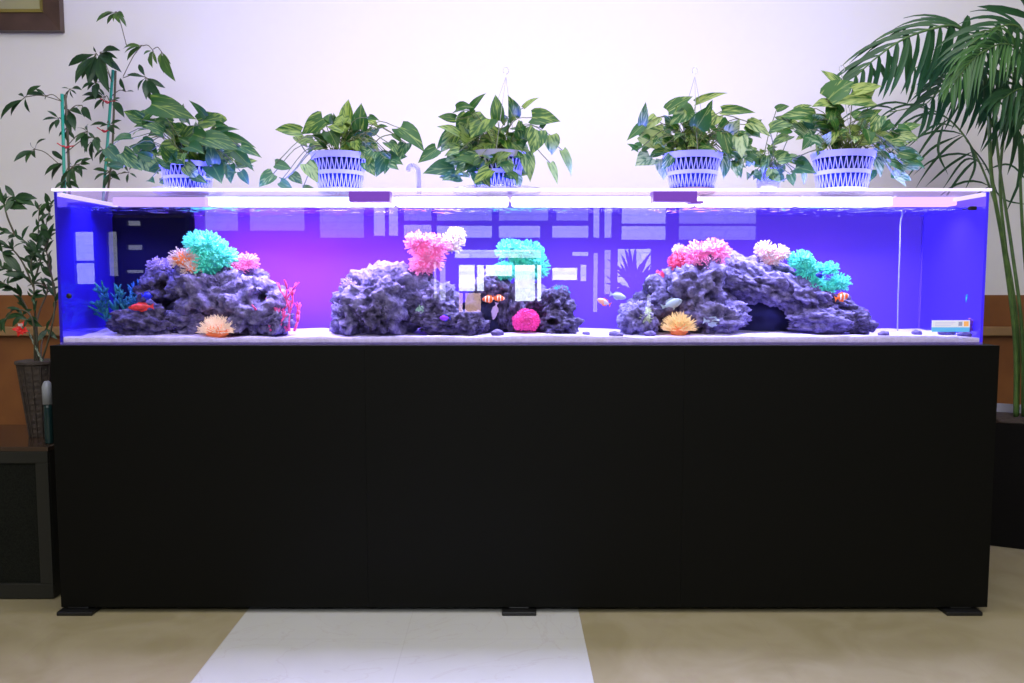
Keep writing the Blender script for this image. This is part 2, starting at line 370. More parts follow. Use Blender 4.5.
# white coral sand, gently heaped
SZ = .807
def sand_h(x, y): return SZ+.010*noise.noise(Vector((x*3.1, y*6, 3)))+.004*noise.noise(Vector((x*14, y*14, 5)))+.003*(y/.34)
mb = MB(); nx, ny = 260, 30; vs = []; fs = []
for j in range(ny+1):
    for i in range(nx+1):
        x = TX0+.009+(TX1-TX0-.018)*i/nx; y = .002+(TY1-.004)*j/ny; vs.append((x, y, sand_h(x, y)))
for j in range(ny):
    for i in range(nx): k = j*(nx+1)+i; fs.append((k, k+1, k+nx+2, k+nx+1))
n0 = len(vs)
for i in range(nx+1): vs.append((vs[i][0], .002, ZB))
for i in range(nx): fs.append((i, n0+i, n0+i+1, i+1))
mb.add(vs, fs)
m_sand = pb('coral_sand', (.62, .54, .86), .9, var=.10, scale=60, bump=.5, bscale=400)
tag(mb.build('sand', m_sand, smooth=True), 'white coral sand covering the aquarium bottom', 'sand', kind='stuff')

# ------------------------------------------------------------------ aquarium lights: bars lying under the lid
bars = [(208, 392, (.62, .80, 1), 5.5), (395, 508, (.95, .95, 1), 6.5), (512, 697, (.95, .95, 1), 6.5), (700, 800, (1, .86, 1), 5.5), (803, 893, (.88, .86, 1), 5.5)]
bars2 = [(112, 206, (.62, .42, 1), 1.3), (896, 962, (.80, .45, 1), 1.7)]
def lamp(name, loc, rot, sx, sy, col, e, spread=180, typ='AREA'):
    l = bpy.data.lights.new(name, typ); l.energy = e; l.color = col
    if typ == 'AREA': l.shape = 'RECTANGLE'; l.size = sx; l.size_y = sy; l.spread = math.radians(spread)
    o = bpy.data.objects.new(name, l); COL.objects.link(o); o.location = loc; o.rotation_euler = rot; return o
lab = ['second light bar from the left, glowing cool white under the lid', 'white light bar just right of the left violet brace', 'white light bar just left of the right violet brace',
       'pinkish white light bar just right of the right violet brace', 'white light bar above the teal coral near the right end']
for i, (a, b, c, e) in enumerate(bars+bars2):
    xa, xb = P(a, 200, .15).x, P(b, 200, .15).x; xm = (xa+xb)/2
    z1, z0 = P(500, 197.0, .15).z, P(500, 206.3, .15).z
    L_ = lab[i] if i < 5 else ('leftmost light bar, dim violet, under the lid' if i == 5 else 'rightmost light bar, dim pink violet, under the lid')
    t = thing('light_bar', (xm, .17, z0), L_, 'light', 'light bars under the aquarium lid')
    MB().box(xa, xb, .15, .21, z0+.003, z1).build('diffuser', emis('bar_glow_%d' % i, c, e), t, bevel=.004)
    MB().box(xa, xb, .147, .213, z1, z1+.004).build('housing', pb('bar_housing_%d' % i, (.75, .7, .9), .4), t)
# underwater light colours along the tank
PI = math.pi
specs = [(-1.12, .34, (.25, .25, 1), 3.2), (-.77, .30, (.56, .52, 1), 6), (-.44, .30, (.60, .50, 1), 6.5), (-.10, .30, (.52, .54, 1), 5.6), (.26, .30, (.50, .55, 1), 5.6),
         (.60, .34, (.50, .52, 1), 6), (.92, .30, (.48, .50, 1), 5.6), (1.20, .26, (.46, .48, 1), 4.6)]
for x, w_, c, e in specs:
    lamp('tank_lamp', (x, .13, 1.188), (0, 0, 0), w_, .10, c, e*.85, 165)
    lamp('tank_glow', (x, .12, ZT+.012), (PI, 0, 0), w_, .14, (.10, .10, 1), 5.5, 150); lamp('tank_wash', (x, .30, ZT+.012), (PI-.5, 0, 0), w_, .05, (.95, .84, 1), 1.0)

for px_, w_, c, e in ((285, .42, (1, .10, .55), 8.0), (385, .30, (1, .10, .6), 3.6), (600, .5, (1, .2, .8), 1.2), (760, .5, (1, .2, .8), 1.2)):
    q = P(px_, 285, TY1+.08); lamp('backlight', (q.x, TY1+.10, .99), (-PI/2, 0, 0), w_, .26, c, e)
# ------------------------------------------------------------------ rocks
def rock_mat(name, a, b, c):
    m, t, o = nt(name); N = t.nodes.new; L = t.links.new
    p = N('ShaderNodeBsdfPrincipled'); p.inputs['Roughness'].default_value = .9; p.inputs['Specular IOR Level'].default_value = .15; L(p.outputs[0], o.inputs[0])
    tc = N('ShaderNodeTexCoord'); n = N('ShaderNodeTexNoise'); n.inputs['Scale'].default_value = 34; n.inputs['Detail'].default_value = 8; n.inputs['Roughness'].default_value = .7; L(tc.outputs['Object'], n.inputs[0])
    r = N('ShaderNodeValToRGB'); e = r.color_ramp.elements; e[0].position = .36; e[0].color = (*a, 1); e[1].position = .66; e[1].color = (*c, 1); k = e.new(.5); k.color = (*b, 1); L(n.outputs[0], r.inputs[0])
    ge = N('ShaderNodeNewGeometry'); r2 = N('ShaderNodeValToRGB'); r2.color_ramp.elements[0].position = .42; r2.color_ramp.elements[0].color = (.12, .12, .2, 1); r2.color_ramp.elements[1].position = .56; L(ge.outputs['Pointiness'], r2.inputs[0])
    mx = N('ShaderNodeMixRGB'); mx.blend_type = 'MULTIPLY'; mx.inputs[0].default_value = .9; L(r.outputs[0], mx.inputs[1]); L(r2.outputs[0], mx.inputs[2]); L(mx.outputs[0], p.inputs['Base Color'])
    n2 = N('ShaderNodeTexVoronoi'); n2.inputs['Scale'].default_value = 90; L(tc.outputs['Object'], n2.inputs['Vector'])
    bp = N('ShaderNodeBump'); bp.inputs['Strength'].default_value = .7; bp.inputs['Distance'].default_value = .006; L(n2.outputs[0], bp.inputs['Height']); L(bp.outputs[0], p.inputs['Normal'])
    return m
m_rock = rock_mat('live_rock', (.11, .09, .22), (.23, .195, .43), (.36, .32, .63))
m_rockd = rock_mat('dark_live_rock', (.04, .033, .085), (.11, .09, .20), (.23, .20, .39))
import bmesh
ICO = {}
def ico(k):
    if k not in ICO:
        bm = bmesh.new(); bmesh.ops.create_icosphere(bm, subdivisions=k, radius=1)
        ICO[k] = ([v.co.copy() for v in bm.verts], [tuple(v.index for v in f.verts) for f in bm.faces]); bm.free()
    return ICO[k]
def lump(mb, c, rad, seed, k=5, amp=.32, fr=1.6, floor=None, rot=0, caves=()):
    vs, fs = ico(k); out = []; o = Vector((seed*7.3, seed*3.1, seed*1.7)); M = Matrix.Rotation(rot, 3, 'Y')
    for v in vs:
        d = 1+amp*noise.noise(v*fr+o)*1.4+amp*.75*noise.noise(v*fr*2.6+o)+amp*.5*abs(noise.noise(v*fr*5.5+o))*1.6-amp*.35*abs(noise.noise(v*fr*11+o))*1.5+amp*.16*noise.noise(v*fr*23+o)
        p = M @ Vector((v.x*rad[0]*d, v.y*rad[1]*d, v.z*rad[2]*d))
        p = Vector(c)+p
        for (cc, cr) in caves:
            q = (p-Vector(cc)); q2 = Vector((q.x/cr[0], q.y/cr[1], q.z/cr[2])); l = q2.length
            if l < 1: p.y += (1-l)*cr[1]*1.6
        if floor is not None and p.z < floor: p.z = floor+.15*(p.z-floor)
        p.y = min(max(p.y, .006), TY1-.003)
        out.append(p)
    mb.add(out, fs)
FL = .792
def rock(px, py, hw, hh, y, label, seed, mat=None, ry=None, fl=True, rot=0, amp=.32, k=5, caves=(), extra=()):
    "px,py centre of the rock in the photograph, hw,hh half sizes, y depth"
    s = PX(y); c = P(px, py, y); mb = MB()
    cv = [((P(a, b, y-.05).x, y-(ry or min(hw, hh)*s)*.9, P(a, b, y-.05).z), (r1*s, .08, r2*s)) for a, b, r1, r2 in caves]
    lump(mb, c, (hw*s, ry or min(.13, min(hw, hh)*s*1.15), hh*s), seed, k, amp, floor=FL if fl else None, rot=rot, caves=cv)
    for (a, b, h1, h2) in extra:
        lump(mb, P(a, b, y), (h1*s, min(.1, h1*s), h2*s), seed+a, max(3, k-1), amp, floor=FL if fl else None)
    o = mb.build('live_rock', mat or m_rock, smooth=True)
    ctr = Vector(c); o.data.transform(Matrix.Translation(-ctr)); o.location = ctr
    return tag(o, label, 'rock', 'porous rocks in the aquarium')
# left mound
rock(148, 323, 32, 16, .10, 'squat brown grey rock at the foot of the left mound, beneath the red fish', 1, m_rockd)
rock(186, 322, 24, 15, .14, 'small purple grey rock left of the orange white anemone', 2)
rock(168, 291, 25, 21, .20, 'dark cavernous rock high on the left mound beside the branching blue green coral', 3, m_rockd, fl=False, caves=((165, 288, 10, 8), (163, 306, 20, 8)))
rock(214, 294, 36, 30, .17, 'big lumpy rock under the teal puff coral', 4, amp=.36)
rock(252, 310, 34, 30, .15, 'sloping rock with pits on the right of the left mound', 5, amp=.34, rot=.25, caves=((262, 298, 9, 7),))
rock(245, 281, 24, 15, .21, 'rock under the pink coral on top of the left mound', 6, fl=False, rot=.3)
rock(205, 325, 40, 12, .22, 'low dark rock behind the orange white anemone', 7, m_rockd)
rock(277, 322, 14, 13, .09, 'small pale rock beside the pink branching coral', 8)
# centre-left mound
rock(385, 301, 44, 34, .17, 'big rounded boulder left of centre', 11, amp=.30)
rock(352, 318, 19, 18, .12, 'small rock at the left foot of the big rounded boulder', 12)
rock(376, 316, 18, 18, .08, 'dark hollow rock in front of the big rounded boulder', 13, m_rockd)
rock(412, 288, 20, 22, .21, 'tall narrow rock under the large pink coral at centre left', 14, m_rockd, fl=False)
rock(438, 303, 22, 20, .15, 'bright blue grey rock with the violet patch', 15, amp=.28)
rock(443, 322, 26, 12, .10, 'dark low rock in front of the rock with the violet patch', 16, m_rockd)
rock(471, 324, 16, 13, .09, 'round grey rock left of the dark arch', 17, m_rockd)
# arch: rocks around a dark shape painting in a silhouette mirrored in the glass
rock(491, 285, 17, 15, .16, 'knobbly top rock above the clownfish', 18, amp=.26, fl=False)
rock(492, 314, 27, 30, .23, 'tall dark arch shape painting in a mirrored silhouette behind the pair of clownfish', 19, pb('mirrored_silhouette', (.012, .012, .10), .8, var=.4, scale=30), amp=.18)
rock(512, 308, 12, 26, .14, 'upright rock forming the right side of the dark arch', 20, m_rockd)
rock(534, 299, 17, 13, .19, 'pinkish grey rock behind the magenta ball coral', 21, fl=False)
rock(533, 320, 20, 16, .22, 'dark rock under the pinkish grey rock', 22, m_rockd)
rock(556, 304, 16, 15, .13, 'upper rock of the dark stack right of centre', 23, m_rockd)
rock(560, 325, 20, 15, .11, 'lower rock of the dark stack right of centre', 24, m_rockd, caves=((553, 322, 5, 4),))
# right mound
rock(640, 320, 18, 20, .12, 'pale knobbly rock at the left foot of the right mound', 30)
rock(667, 306, 30, 26, .20, 'grey rock behind the small grey blue fish', 31, m_rockd)
rock(696, 290, 34, 32, .19, 'greyish rock below the large pink coral of the right mound', 32)
rock(735, 278, 52, 22, .23, 'long flat topped rock crowning the right mound', 33, fl=False, rot=.08)
rock(716, 319, 29, 16, .11, 'rough low rock left of the cave opening', 34, amp=.36)
rock(700, 322, 22, 14, .16, 'rough rock behind the yellow orange anemone', 35, m_rockd)
rock(758, 285, 34, 17, .18, 'heavy overhanging rock above the cave of the right mound', 36, fl=False, rot=.35)
rock(802, 297, 29, 17, .17, 'sloping rock under the teal coral of the right mound', 37, fl=False, rot=.45)
rock(824, 320, 35, 12, .13, 'long pale rock right of the cave opening', 38, amp=.30)
rock(838, 308, 24, 12, .17, 'rock beneath the single clownfish on the right', 39, m_rockd, rot=.35)
rock(857, 323, 15, 11, .12, 'last small rock at the right foot of the right mound', 40, m_rockd)
rock(765, 312, 34, 26, .29, 'deep blue rock inside the cave with shade painted into its colour', 41, pb('cave_shade', (.015, .015, .13), .8), amp=.15, k=4)  # near-black blue paints in the shade of the cave
# loose shells and pebbles on the sand
m_peb = pb('pebble', (.10, .07, .22), .6, var=.4, scale=60)
for i, (px, py, h, lb) in enumerate([(497, 334, 5, 'flat dark pebble in front of the dark arch'), (586, 332, 3, 'little pebble right of the dark stack'), (614, 333, 4, 'dark shell on the open sand left of two'),
                          (620, 333, 3, 'small dark shell on the open sand right of two'), (650, 334, 4.5, 'dark pebble at the foot of the pale knobbly rock'), (685, 334, 4, 'violet snail shell under the yellow orange anemone'),
                          (884, 332, 4, 'small pebble just right of the right mound'), (917, 333, 4, 'pebble left of the paper sticker'), (946, 336, 6, 'round dark pebble below the middle of the sticker'), (965, 335, 5, 'dark pebble below the right end of the sticker'),
                          (975, 331, 4, 'pebble in the far right corner of the tank'), (230, 339, 2, 'tiny dark grain in front of the orange white anemone'), (961, 334, 3, 'small pebble beside the dark pebble under the sticker')]):
    y = .03+.02*(i % 3); c = P(px, py, y); s = PX(y); mb = MB(); lump(mb, (c.x, y+.0, sand_h(c.x, y)+h*s*.35), (h*s*1.25, h*s, h*s*.8), 60+i, 3, .22)
    tag(mb.build('pebble', m_peb, smooth=True), lb, 'pebble', 'loose pebbles on the sand')

# ------------------------------------------------------------------ corals
def spiky(mb, c, rad, nsp, ln, r0, seed, up=-.5, curl=.3, tipr=.35, bias=None):
    rnd = random.Random(seed)
    for i in range(nsp):
        z = rnd.uniform(up, 1); t = rnd.uniform(0, 2*PI); q = math.sqrt(max(0, 1-z*z))
        d = Vector((q*math.cos(t), q*math.sin(t), z)); b = Vector(c)+Vector((d.x*rad[0], d.y*rad[1], d.z*rad[2]))
        l = ln*rnd.uniform(.6, 1.25); k = Vector((rnd.uniform(-1, 1), rnd.uniform(-1, 1), rnd.uniform(-.4, 1)))*curl
        p1 = b+d*l*.5; p2 = p1+(d+k).normalized()*l*.5
        r = r0*rnd.uniform(.7, 1.2); mb.tube([b, p1, p2], [r, r*.85, r*tipr], 5)
def puff(px, py, hw, hh, y, mat, label, seed, n=260, ln=.016, r0=.0035, cores=None, core_mat=None, cat='coral', ty=.75):
    "soft coral: branching tufts over lobed cores"
    s = PX(y); c = P(px, py, y); t = thing('soft_coral', c, label, 'coral', 'artificial soft corals')
    cores = cores or [(0, 0, 1, 1)]
    body = MB(); tuft = MB()
    for j, (dx, dy, a, b) in enumerate(cores):
        cc = c+Vector((dx*s, .006*j, -dy*s)); rad = (hw*a*s*.68, min(hw, hh)*s*ty, hh*b*s*.68)
        lump(body, cc, rad, seed+j, 4, .22, 2.2)
        spiky(tuft, cc, rad, int(n*1.8/len(cores)), ln*1.35, r0*.66, seed+j, up=-.8, curl=.55, tipr=.9)
        # side twigs at the tips: little knobs
    body.build('coral_body', core_mat or mat, t, smooth=True); tuft.build('tufts', mat, t)
    return t
def cm(name, c, e=.12, c2=None, sc=40): return pb(name, c, .6, col2=c2 or tuple(q*.65 for q in c), scale=sc, emit=e, ecol=c, trans=.2)
m_teal = cm('teal_coral', (.17, .92, .80), .20); m_teal2 = cm('teal_core', (.08, .68, .64), .12)
m_pink = cm('pink_coral', (1, .42, .85), .30); m_pinkc = cm('pink_core', (1, .25, .62), .22)
m_white = cm('white_coral', (.9, .74, .80), .12); m_orange = cm('orange_coral', (1, .30, .12), .25)
m_mag = cm('magenta_coral', (.95, .09, .52), .25); m_red = cm('red_coral', (.9, .10, .25), .15)
m_blueg = cm('blue_green_coral', (.01, .13, .48), .05, (.02, .24, .17), 14); m_cream = cm('cream_tentacle', (1, .82, .70), .25)
m_yel = cm('yellow_tentacle', (1, .78, .42), .2)
puff(210, 253, 24, 22, .14, m_teal, 'large teal puff coral on top of the left mound', 71, 420, cores=[(-3, -6, .8, .65), (6, 4, .85, .65), (-4, 12, .7, .6), (-12, -9, .5, .45)], core_mat=m_teal2)
puff(184, 261, 15, 13, .11, m_white, 'small white and orange tufted coral left of the teal puff coral', 72, 200, .012, .0032, cores=[(0, -2, 1, .8), (6, 8, .7, .7)], core_mat=m_orange)
puff(243, 264, 14, 10, .17, m_pink, 'small pink coral right of the teal puff coral', 73, 170, .009, .0028, cores=[(-5, 2, .8, .9), (5, -2, .8, .9)], core_mat=m_pinkc)
puff(427, 253, 23, 22, .15, m_pink, 'large pink coral on the centre left mound', 74, 430, .013, .003, cores=[(-6, -9, .75, .5), (8, -6, .7, .5), (0, 6, .85, .6), (-6, 14, .5, .4)], core_mat=m_pinkc)
puff(451, 243, 13, 12, .20, m_white, 'white coral behind the large pink coral', 75, 190, .012, .0028, cores=[(0, 0, 1, 1), (5, -7, .6, .5)])
puff(521, 263, 27, 24, .20, m_teal, 'wide teal coral above the dark arch', 76, 460, .013, .003, cores=[(-10, -12, .6, .4), (6, -10, .7, .45), (14, 4, .5, .7), (-4, 6, .65, .5)], core_mat=m_teal2)
puff(504, 272, 14, 10, .14, m_teal, 'small teal coral cresting the knobbly top rock', 77, 130, .009, .0026, core_mat=m_teal2)
puff(526, 321, 15, 13, .09, m_mag, 'magenta ball coral on the sand right of the arch', 78, 360, .008, .0034, core_mat=m_mag)
puff(704, 258, 27, 18, .16, m_pink, 'largest pink coral on the right mound', 79, 460, .012, .003, cores=[(-6, -5, .75, .6), (10, -7, .7, .6), (4, 8, .7, .7), (-14, 2, .45, .5)], core_mat=m_pinkc)
puff(678, 262, 10, 11, .17, m_red, 'little red pink coral at the left of the largest pink coral', 80, 130, .008, .0026)
puff(678, 250, 6, 6, .18, m_white, 'tiny white tuft above the little red pink coral', 81, 60, .006, .002)
puff(660, 281, 10, 11, .25, m_red, 'deep pink coral half hidden at the left of the right mound', 82, 110, .008, .0026)
puff(772, 253, 16, 10, .18, m_white, 'white pink coral on the crest of the right mound', 83, 260, .010, .0028, cores=[(-7, -3, .6, .8), (7, 1, .7, .8), (0, 6, .6, .7)], core_mat=cm('blush_core', (1, .55, .6), .2))
puff(808, 268, 18, 17, .16, m_teal, 'teal coral trailing down the right mound', 84, 380, .010, .003, cores=[(-8, -8, .65, .5), (2, 2, .8, .6), (6, 14, .8, .55)], core_mat=m_teal2)
puff(838, 281, 12, 12, .17, m_teal, 'outermost teal coral tuft on the right mound', 85, 190, .009, .0028, cores=[(-8, -12, .5, .5), (2, 2, 1, .8), (-10, 8, .8, .6)], core_mat=m_teal2)
puff(561, 292, 8, 5, .13, cm('cyan_coral', (.1, .6, 1), .25), 'tiny cyan coral tuft on the dark stack', 86, 80, .008, .0022)
puff(349, 286, 7, 7, .13, cm('lilac_coral', (.75, .6, .95), .1), 'tiny lilac white tuft left of the big rounded boulder', 87, 80, .009, .0022)
puff(159, 266, 12, 8, .18, cm('lilac_coral2', (.55, .42, .8), .04), 'small lilac tuft beside the dark cavernous rock', 88, 90, .010, .0028)
puff(421, 315, 5, 11, .10, cm('pale_green_coral', (.6, .9, .8), .1), 'pale green tuft between two rocks left of centre', 89, 70, .006, .0022)
puff(646, 318, 7, 12, .08, cm('pale_yellow_coral', (.75, .85, .6), .06), 'pale yellow green tuft on the pale knobbly rock', 90, 90, .006, .0022)
def anemone(px, py, hw, hh, y, mb_mat, mt_mat, label, seed, n=150):
    s = PX(y); c = P(px, py, y); c.z = sand_h(c.x, y)+.004; t = thing('anemone', c, label, 'anemone', 'artificial anemones')
    b = MB(); lump(b, c+Vector((0, 0, hh*s*.45)), (hw*s*.62, hw*s*.5, hh*s*.62), seed, 4, .2, 3); b.build('base', mb_mat, t, smooth=True)
    tm = MB(); spiky(tm, c+Vector((0, 0, hh*s*.35)), (hw*s*.5, hw*s*.42, hh*s*.6), n, hh*s*.85, .0017, seed, up=-.1, curl=.6, tipr=.4)
    tm.build('tentacles', mt_mat, t)
anemone(217, 326, 19, 11, .05, m_orange, m_cream, 'orange anemone with white tipped tentacles on the sand at left', 91, 420)
anemone(679, 324, 15, 12, .06, m_orange, m_yel, 'yellow orange anemone on the sand at the right mound', 92, 380)
def branchy(px, py, hpx, y, mat, label, seed, stems, r0=.004, name='branching_coral', spread=.5, lv=3, col=None):
    rnd = random.Random(seed); s = PX(y); c = P(px, py, y); c.z = max(c.z, FL) ; t = thing(name, c, label, 'coral', 'artificial branching corals'); mb = MB(); tip = MB()
    def grow(p, d, l, r, k):
        q = p+d*l; m = p+d*l*.5+Vector((rnd.uniform(-1, 1), 0, 0))*l*.08; mb.tube([p, m, q], [r, r*.95, r*.85], 6)
        if k == 0: mb.tube([q, q+d*r*1.5], [r*.9, r*.5], 6); return
        for i in range(rnd.choice((2, 2, 3))):
            nd = (d+Vector((rnd.uniform(-1, 1), rnd.uniform(-.6, .6), rnd.uniform(-.35, .5)))*spread*1.3).normalized(); grow(q, nd, l*rnd.uniform(.6, .9), r*.82, k-1)
    for dx, tilt, hh in stems:
        grow(c+Vector((dx*s, 0, 0)), Vector((tilt, rnd.uniform(-.15, .15), 1)).normalized(), hh*s, r0, lv)
    mb.build('branches', mat, t, smooth=True)
m_pinkb = cm('pink_branch', (.9, .12, .42), .18)
branchy(287, 331, 0, .08, m_pinkb, 'taller pink branching coral right of the left mound', 5, [(-3, -.2, 14), (2, .05, 17), (7, .4, 10), (0, -.5, 10)], .0045)
branchy(271, 331, 0, .06, m_pinkb, 'shorter pink branching coral in front of the left mound slope', 8, [(0, -.35, 13), (3, .2, 10), (6, .6, 9)], .0038, lv=2)
branchy(122, 326, 0, .17, m_blueg, 'blue green leafy branching coral at the left end of the tank', 9, [(-6, -.6, 12), (-2, -.15, 15), (3, .25, 13), (6, .6, 11), (-8, -1.2, 10), (0, .0, 10), (-4, -.9, 13), (4, .9, 11), (-10, -.3, 9), (8, .2, 9), (1, -.4, 14)], .0052, spread=.6)
branchy(139, 306, 0, .22, m_blueg, 'smaller blue green branching coral behind the red fish', 12, [(0, -.2, 10), (2, .3, 9), (-4, -.7, 9)], .0045, lv=2)
branchy(967, 330, 0, .09, cm('cyan_branch', (.02, .42, .85), .15), 'cyan branching coral in the far right corner of the tank', 14, [(0, -.12, 15), (1, -.02, 17)], .004, lv=2, spread=.16)
branchy(969, 331, 0, .04, cm('violet_branch', (.30, .08, .5), .05), 'dark violet coral stub beside the paper sticker', 16, [(0, .1, 6), (2, -.2, 5)], .006, lv=1)

# ------------------------------------------------------------------ fish
def stripemat(name, base, stripe, pos):
    m, t, o = nt(name); N = t.nodes.new; L = t.links.new
    b = N('ShaderNodeBsdfPrincipled'); b.inputs['Roughness'].default_value = .35; L(b.outputs[0], o.inputs[0])
    tc = N('ShaderNodeTexCoord'); sx = N('ShaderNodeSeparateXYZ'); L(tc.outputs['Generated'], sx.inputs[0])
    r = N('ShaderNodeValToRGB'); r.color_ramp.interpolation = 'CONSTANT'; e = r.color_ramp.elements; e[0].color = (*base, 1); e[1].position = pos[0]; e[1].color = (*stripe, 1)
    on = True
    for p in pos[1:]:
        k = e.new(p); on = not on; k.color = (*(stripe if on else base), 1)
    L(sx.outputs[0], r.inputs[0]); L(r.outputs[0], b.inputs['Base Color']); L(r.outputs[0], b.inputs['Emission Color']); b.inputs['Emission Strength'].default_value = .1
    return m
def fish(px, py, lpx, y, label, body, fin, tilt=0, flip=False, deep=.36, z=None):
    s = PX(y); c = P(px, py, y); l = lpx*s; t = thing('fish', c, label, 'fish', 'small marine fish')
    M = Matrix.Translation(c) @ Matrix.Rotation(-math.radians(tilt), 4, 'Y') @ Matrix.Scale(-1 if flip else 1, 4, (1, 0, 0))
    mb = MB(); st = [(0, .02), (.06, .38), (.15, .68), (.3, .96), (.42, 1), (.58, .86), (.72, .55), (.82, .28), (.86, .24)]; n = 12; vs = []; fs = []
    for (u, h) in st:
        for k in range(n):
            a = 2*PI*k/n; vs.append(M @ Vector(((u-.5)*l, math.cos(a)*h*deep*l*.26, math.sin(a)*h*deep*l*.5)))
    for i in range(len(st)-1):
        for k in range(n): fs.append((i*n+k, i*n+(k+1) % n, (i+1)*n+(k+1) % n, (i+1)*n+k))
    fs += [tuple(range(n)), tuple((len(st)-1)*n+k for k in range(n))]
    mb.add(vs, fs); bo = mb.build('body', body, t, smooth=True)
    def fl(name, pts, th=.0006):
        w = MB(); v = [M @ Vector((a*l, -th, b*l)) for a, b in pts]+[M @ Vector((a*l, th, b*l)) for a, b in pts]; k = len(pts)
        w.add(v, [tuple(range(k)), tuple(range(k, 2*k))[::-1]]+[(i, (i+1) % k, (i+1) % k+k, i+k) for i in range(k)]); w.build(name, fin, t)
    fl('tail_fin', [(.34, .03), (.5, deep*.42), (.47, 0), (.5, -deep*.42), (.34, -.03)])
    fl('dorsal_fin', [(-.22, deep*.42), (-.08, deep*.68), (.2, deep*.56), (.28, deep*.24)])
    fl('ventral_fin', [(-.1, -deep*.45), (.0, -deep*.68), (.2, -deep*.5), (.26, -deep*.22)])
    e = MB(); vs2, f2 = ico(2); e.add([M @ (Vector((-.38*l, 0, .05*l))+Vector((v.x*.028*l, v.y*(deep*.2*l), v.z*.028*l))) for v in vs2], f2); e.build('eye', m_blk2, bo)
m_clown = stripemat('clownfish_skin', (1, .16, .02), (1, .95, .95), (.24, .34, .52, .62, .86, .93))
m_ofin = pb('orange_fin', (1, .2, .03), .4, emit=.08); m_rfin = pb('red_fish', (.85, .05, .06), .4, var=.3, scale=90, emit=.05)
m_gf = pb('grey_blue_fish', (.42, .52, .72), .35, emit=.05); m_bf = pb('blue_fish', (.02, .03, .9), .3, emit=.15)
m_pf = stripemat('orange_grey_fish', (.95, .45, .35), (.7, .6, .8), (.55, .99)); m_lil = pb('lilac_fish', (.6, .45, .8), .4)
fish(489, 299, 14, .07, 'orange clownfish with white bands facing left at the arch', m_clown, m_ofin, 4, deep=.46)
fish(499, 298, 12, .09, 'second clownfish close behind the first at the arch', m_clown, m_ofin, -8, flip=True, deep=.46)
fish(495, 311, 18, .10, 'slim lilac fish swimming head up beneath the clownfish pair', m_lil, m_lil, 78, deep=.3)
fish(842, 297, 15, .10, 'lone clownfish with white bands by the right mound', m_clown, m_ofin, 15, flip=True, deep=.5)
fish(141, 307, 26, .06, 'elongated red fish resting on the left rocks', m_rfin, m_rfin, 3, deep=.28)
fish(147, 296, 11, .12, 'small vivid blue fish above the red fish', m_bf, m_bf, 0, flip=True, deep=.6)
fish(604, 302, 15, .08, 'orange and grey fish swimming in open water', m_pf, m_ofin, -22, deep=.4)
fish(618, 296, 17, .11, 'pale grey blue fish just behind the orange and grey fish', m_gf, m_gf, -14, flip=True, deep=.38)
fish(672, 304, 22, .08, 'grey blue fish above the yellow orange anemone', m_gf, m_gf, 20, flip=True, deep=.42)
fish(713, 322, 20, .05, 'pale blue fish low in front of the rough low rock', m_gf, m_gf, -8, flip=True, deep=.42)
fish(386, 280, 13, .12, 'round blue fish against the tall narrow rock', m_bf, m_bf, 10, flip=True, deep=.7)
fish(445, 318, 11, .06, 'violet fish in front of the dark low rock', pb('violet_fish', (.30, .04, .85), .3, emit=.15), m_bf, 0, deep=.5)
fish(820, 275, 9, .10, 'small dark blue fish before the teal coral of the right mound', pb('dark_blue_fish', (.02, .04, .55), .3), m_bf, 0, deep=.6)
fish(865, 312, 7, .12, 'tiny magenta fish at the right foot of the right mound', m_mag, m_mag, 0, deep=.5)

# ------------------------------------------------------------------ fittings on the tank
mb = MB(); pts = [P(901, 207, .2), P(902.5, 214, .2), P(900.5, 222, .2), P(900, 240, .2), P(899, 270, .2), P(898, 300, .2), P(897.5, 331, .2)]
tag(mb.tube(curve(pts, 6), .0022, 8).build('air_hose', glassy('hose', .1, (.8, .8, 1), body=.35, bcol=(.8, .8, 1), emit=.05), smooth=True), 'thin clear air hose hanging straight down at the right of the tank', 'hose')
c = P(972, 208.5, -.004); t = thing('magnet_holder', c, 'small black magnetic clip at the top right of the front glass', 'clip')
MB().box(c.x-.010, c.x+.010, -.012, 0, c.z-.005, c.z+.006).build('block', m_blk2, t, bevel=.002); MB().tube([c+Vector((-.012, -.006, 0)), c+Vector((-.03, -.004, -.004))], .0018).build('arm', m_blk2, t)
m = MB(); q = P(69, 296, -.004); m.add([], []); vs, fs = ico(3); m.add([q+Vector((v.x*.008, v.y*.004, v.z*.008)) for v in vs], fs)
tag(m.build('suction_cup', m_blk2, smooth=True), 'small dark round suction cup low on the left end of the glass', 'suction cup')
# paper sticker, lower right of the front glass
a, b = P(932, 320.3, -.002), P(969.5, 331.8, -.002); zm = P(932, 327.3, -.002).z
t = thing('sticker', ((a.x+b.x)/2, -.002, b.z), 'small white and light blue paper sticker low on the right of the front glass', 'sticker')
def pbx(nm, x0, x1, z0, z1, col, y=-.0016, e=.25): MB().box(x0, x1, y-.0005, y, z0, z1).build(nm, pb('sticker_'+nm, col, .6, emit=e), t)
w_ = b.x-a.x; h_ = a.z-zm
pbx('paper', a.x, b.x, zm, a.z, (.80, .80, .95)); pbx('blue_band', a.x, b.x, b.z, zm, (.12, .50, .95))
pbx('orange_picture', a.x+w_*.84, a.x+w_*.965, zm+h_*.15, zm+h_*.85, (.95, .45, .15), -.0022); pbx('grey_picture', a.x+w_*.70, a.x+w_*.80, zm+h_*.2, zm+h_*.8, (.35, .35, .5), -.0022)
for k in range(3): pbx('text_line', a.x+w_*.08, a.x+w_*(.62-.06*k), zm+h_*(.68-.22*k), zm+h_*(.73-.22*k), (.55, .5, .72), -.0022)

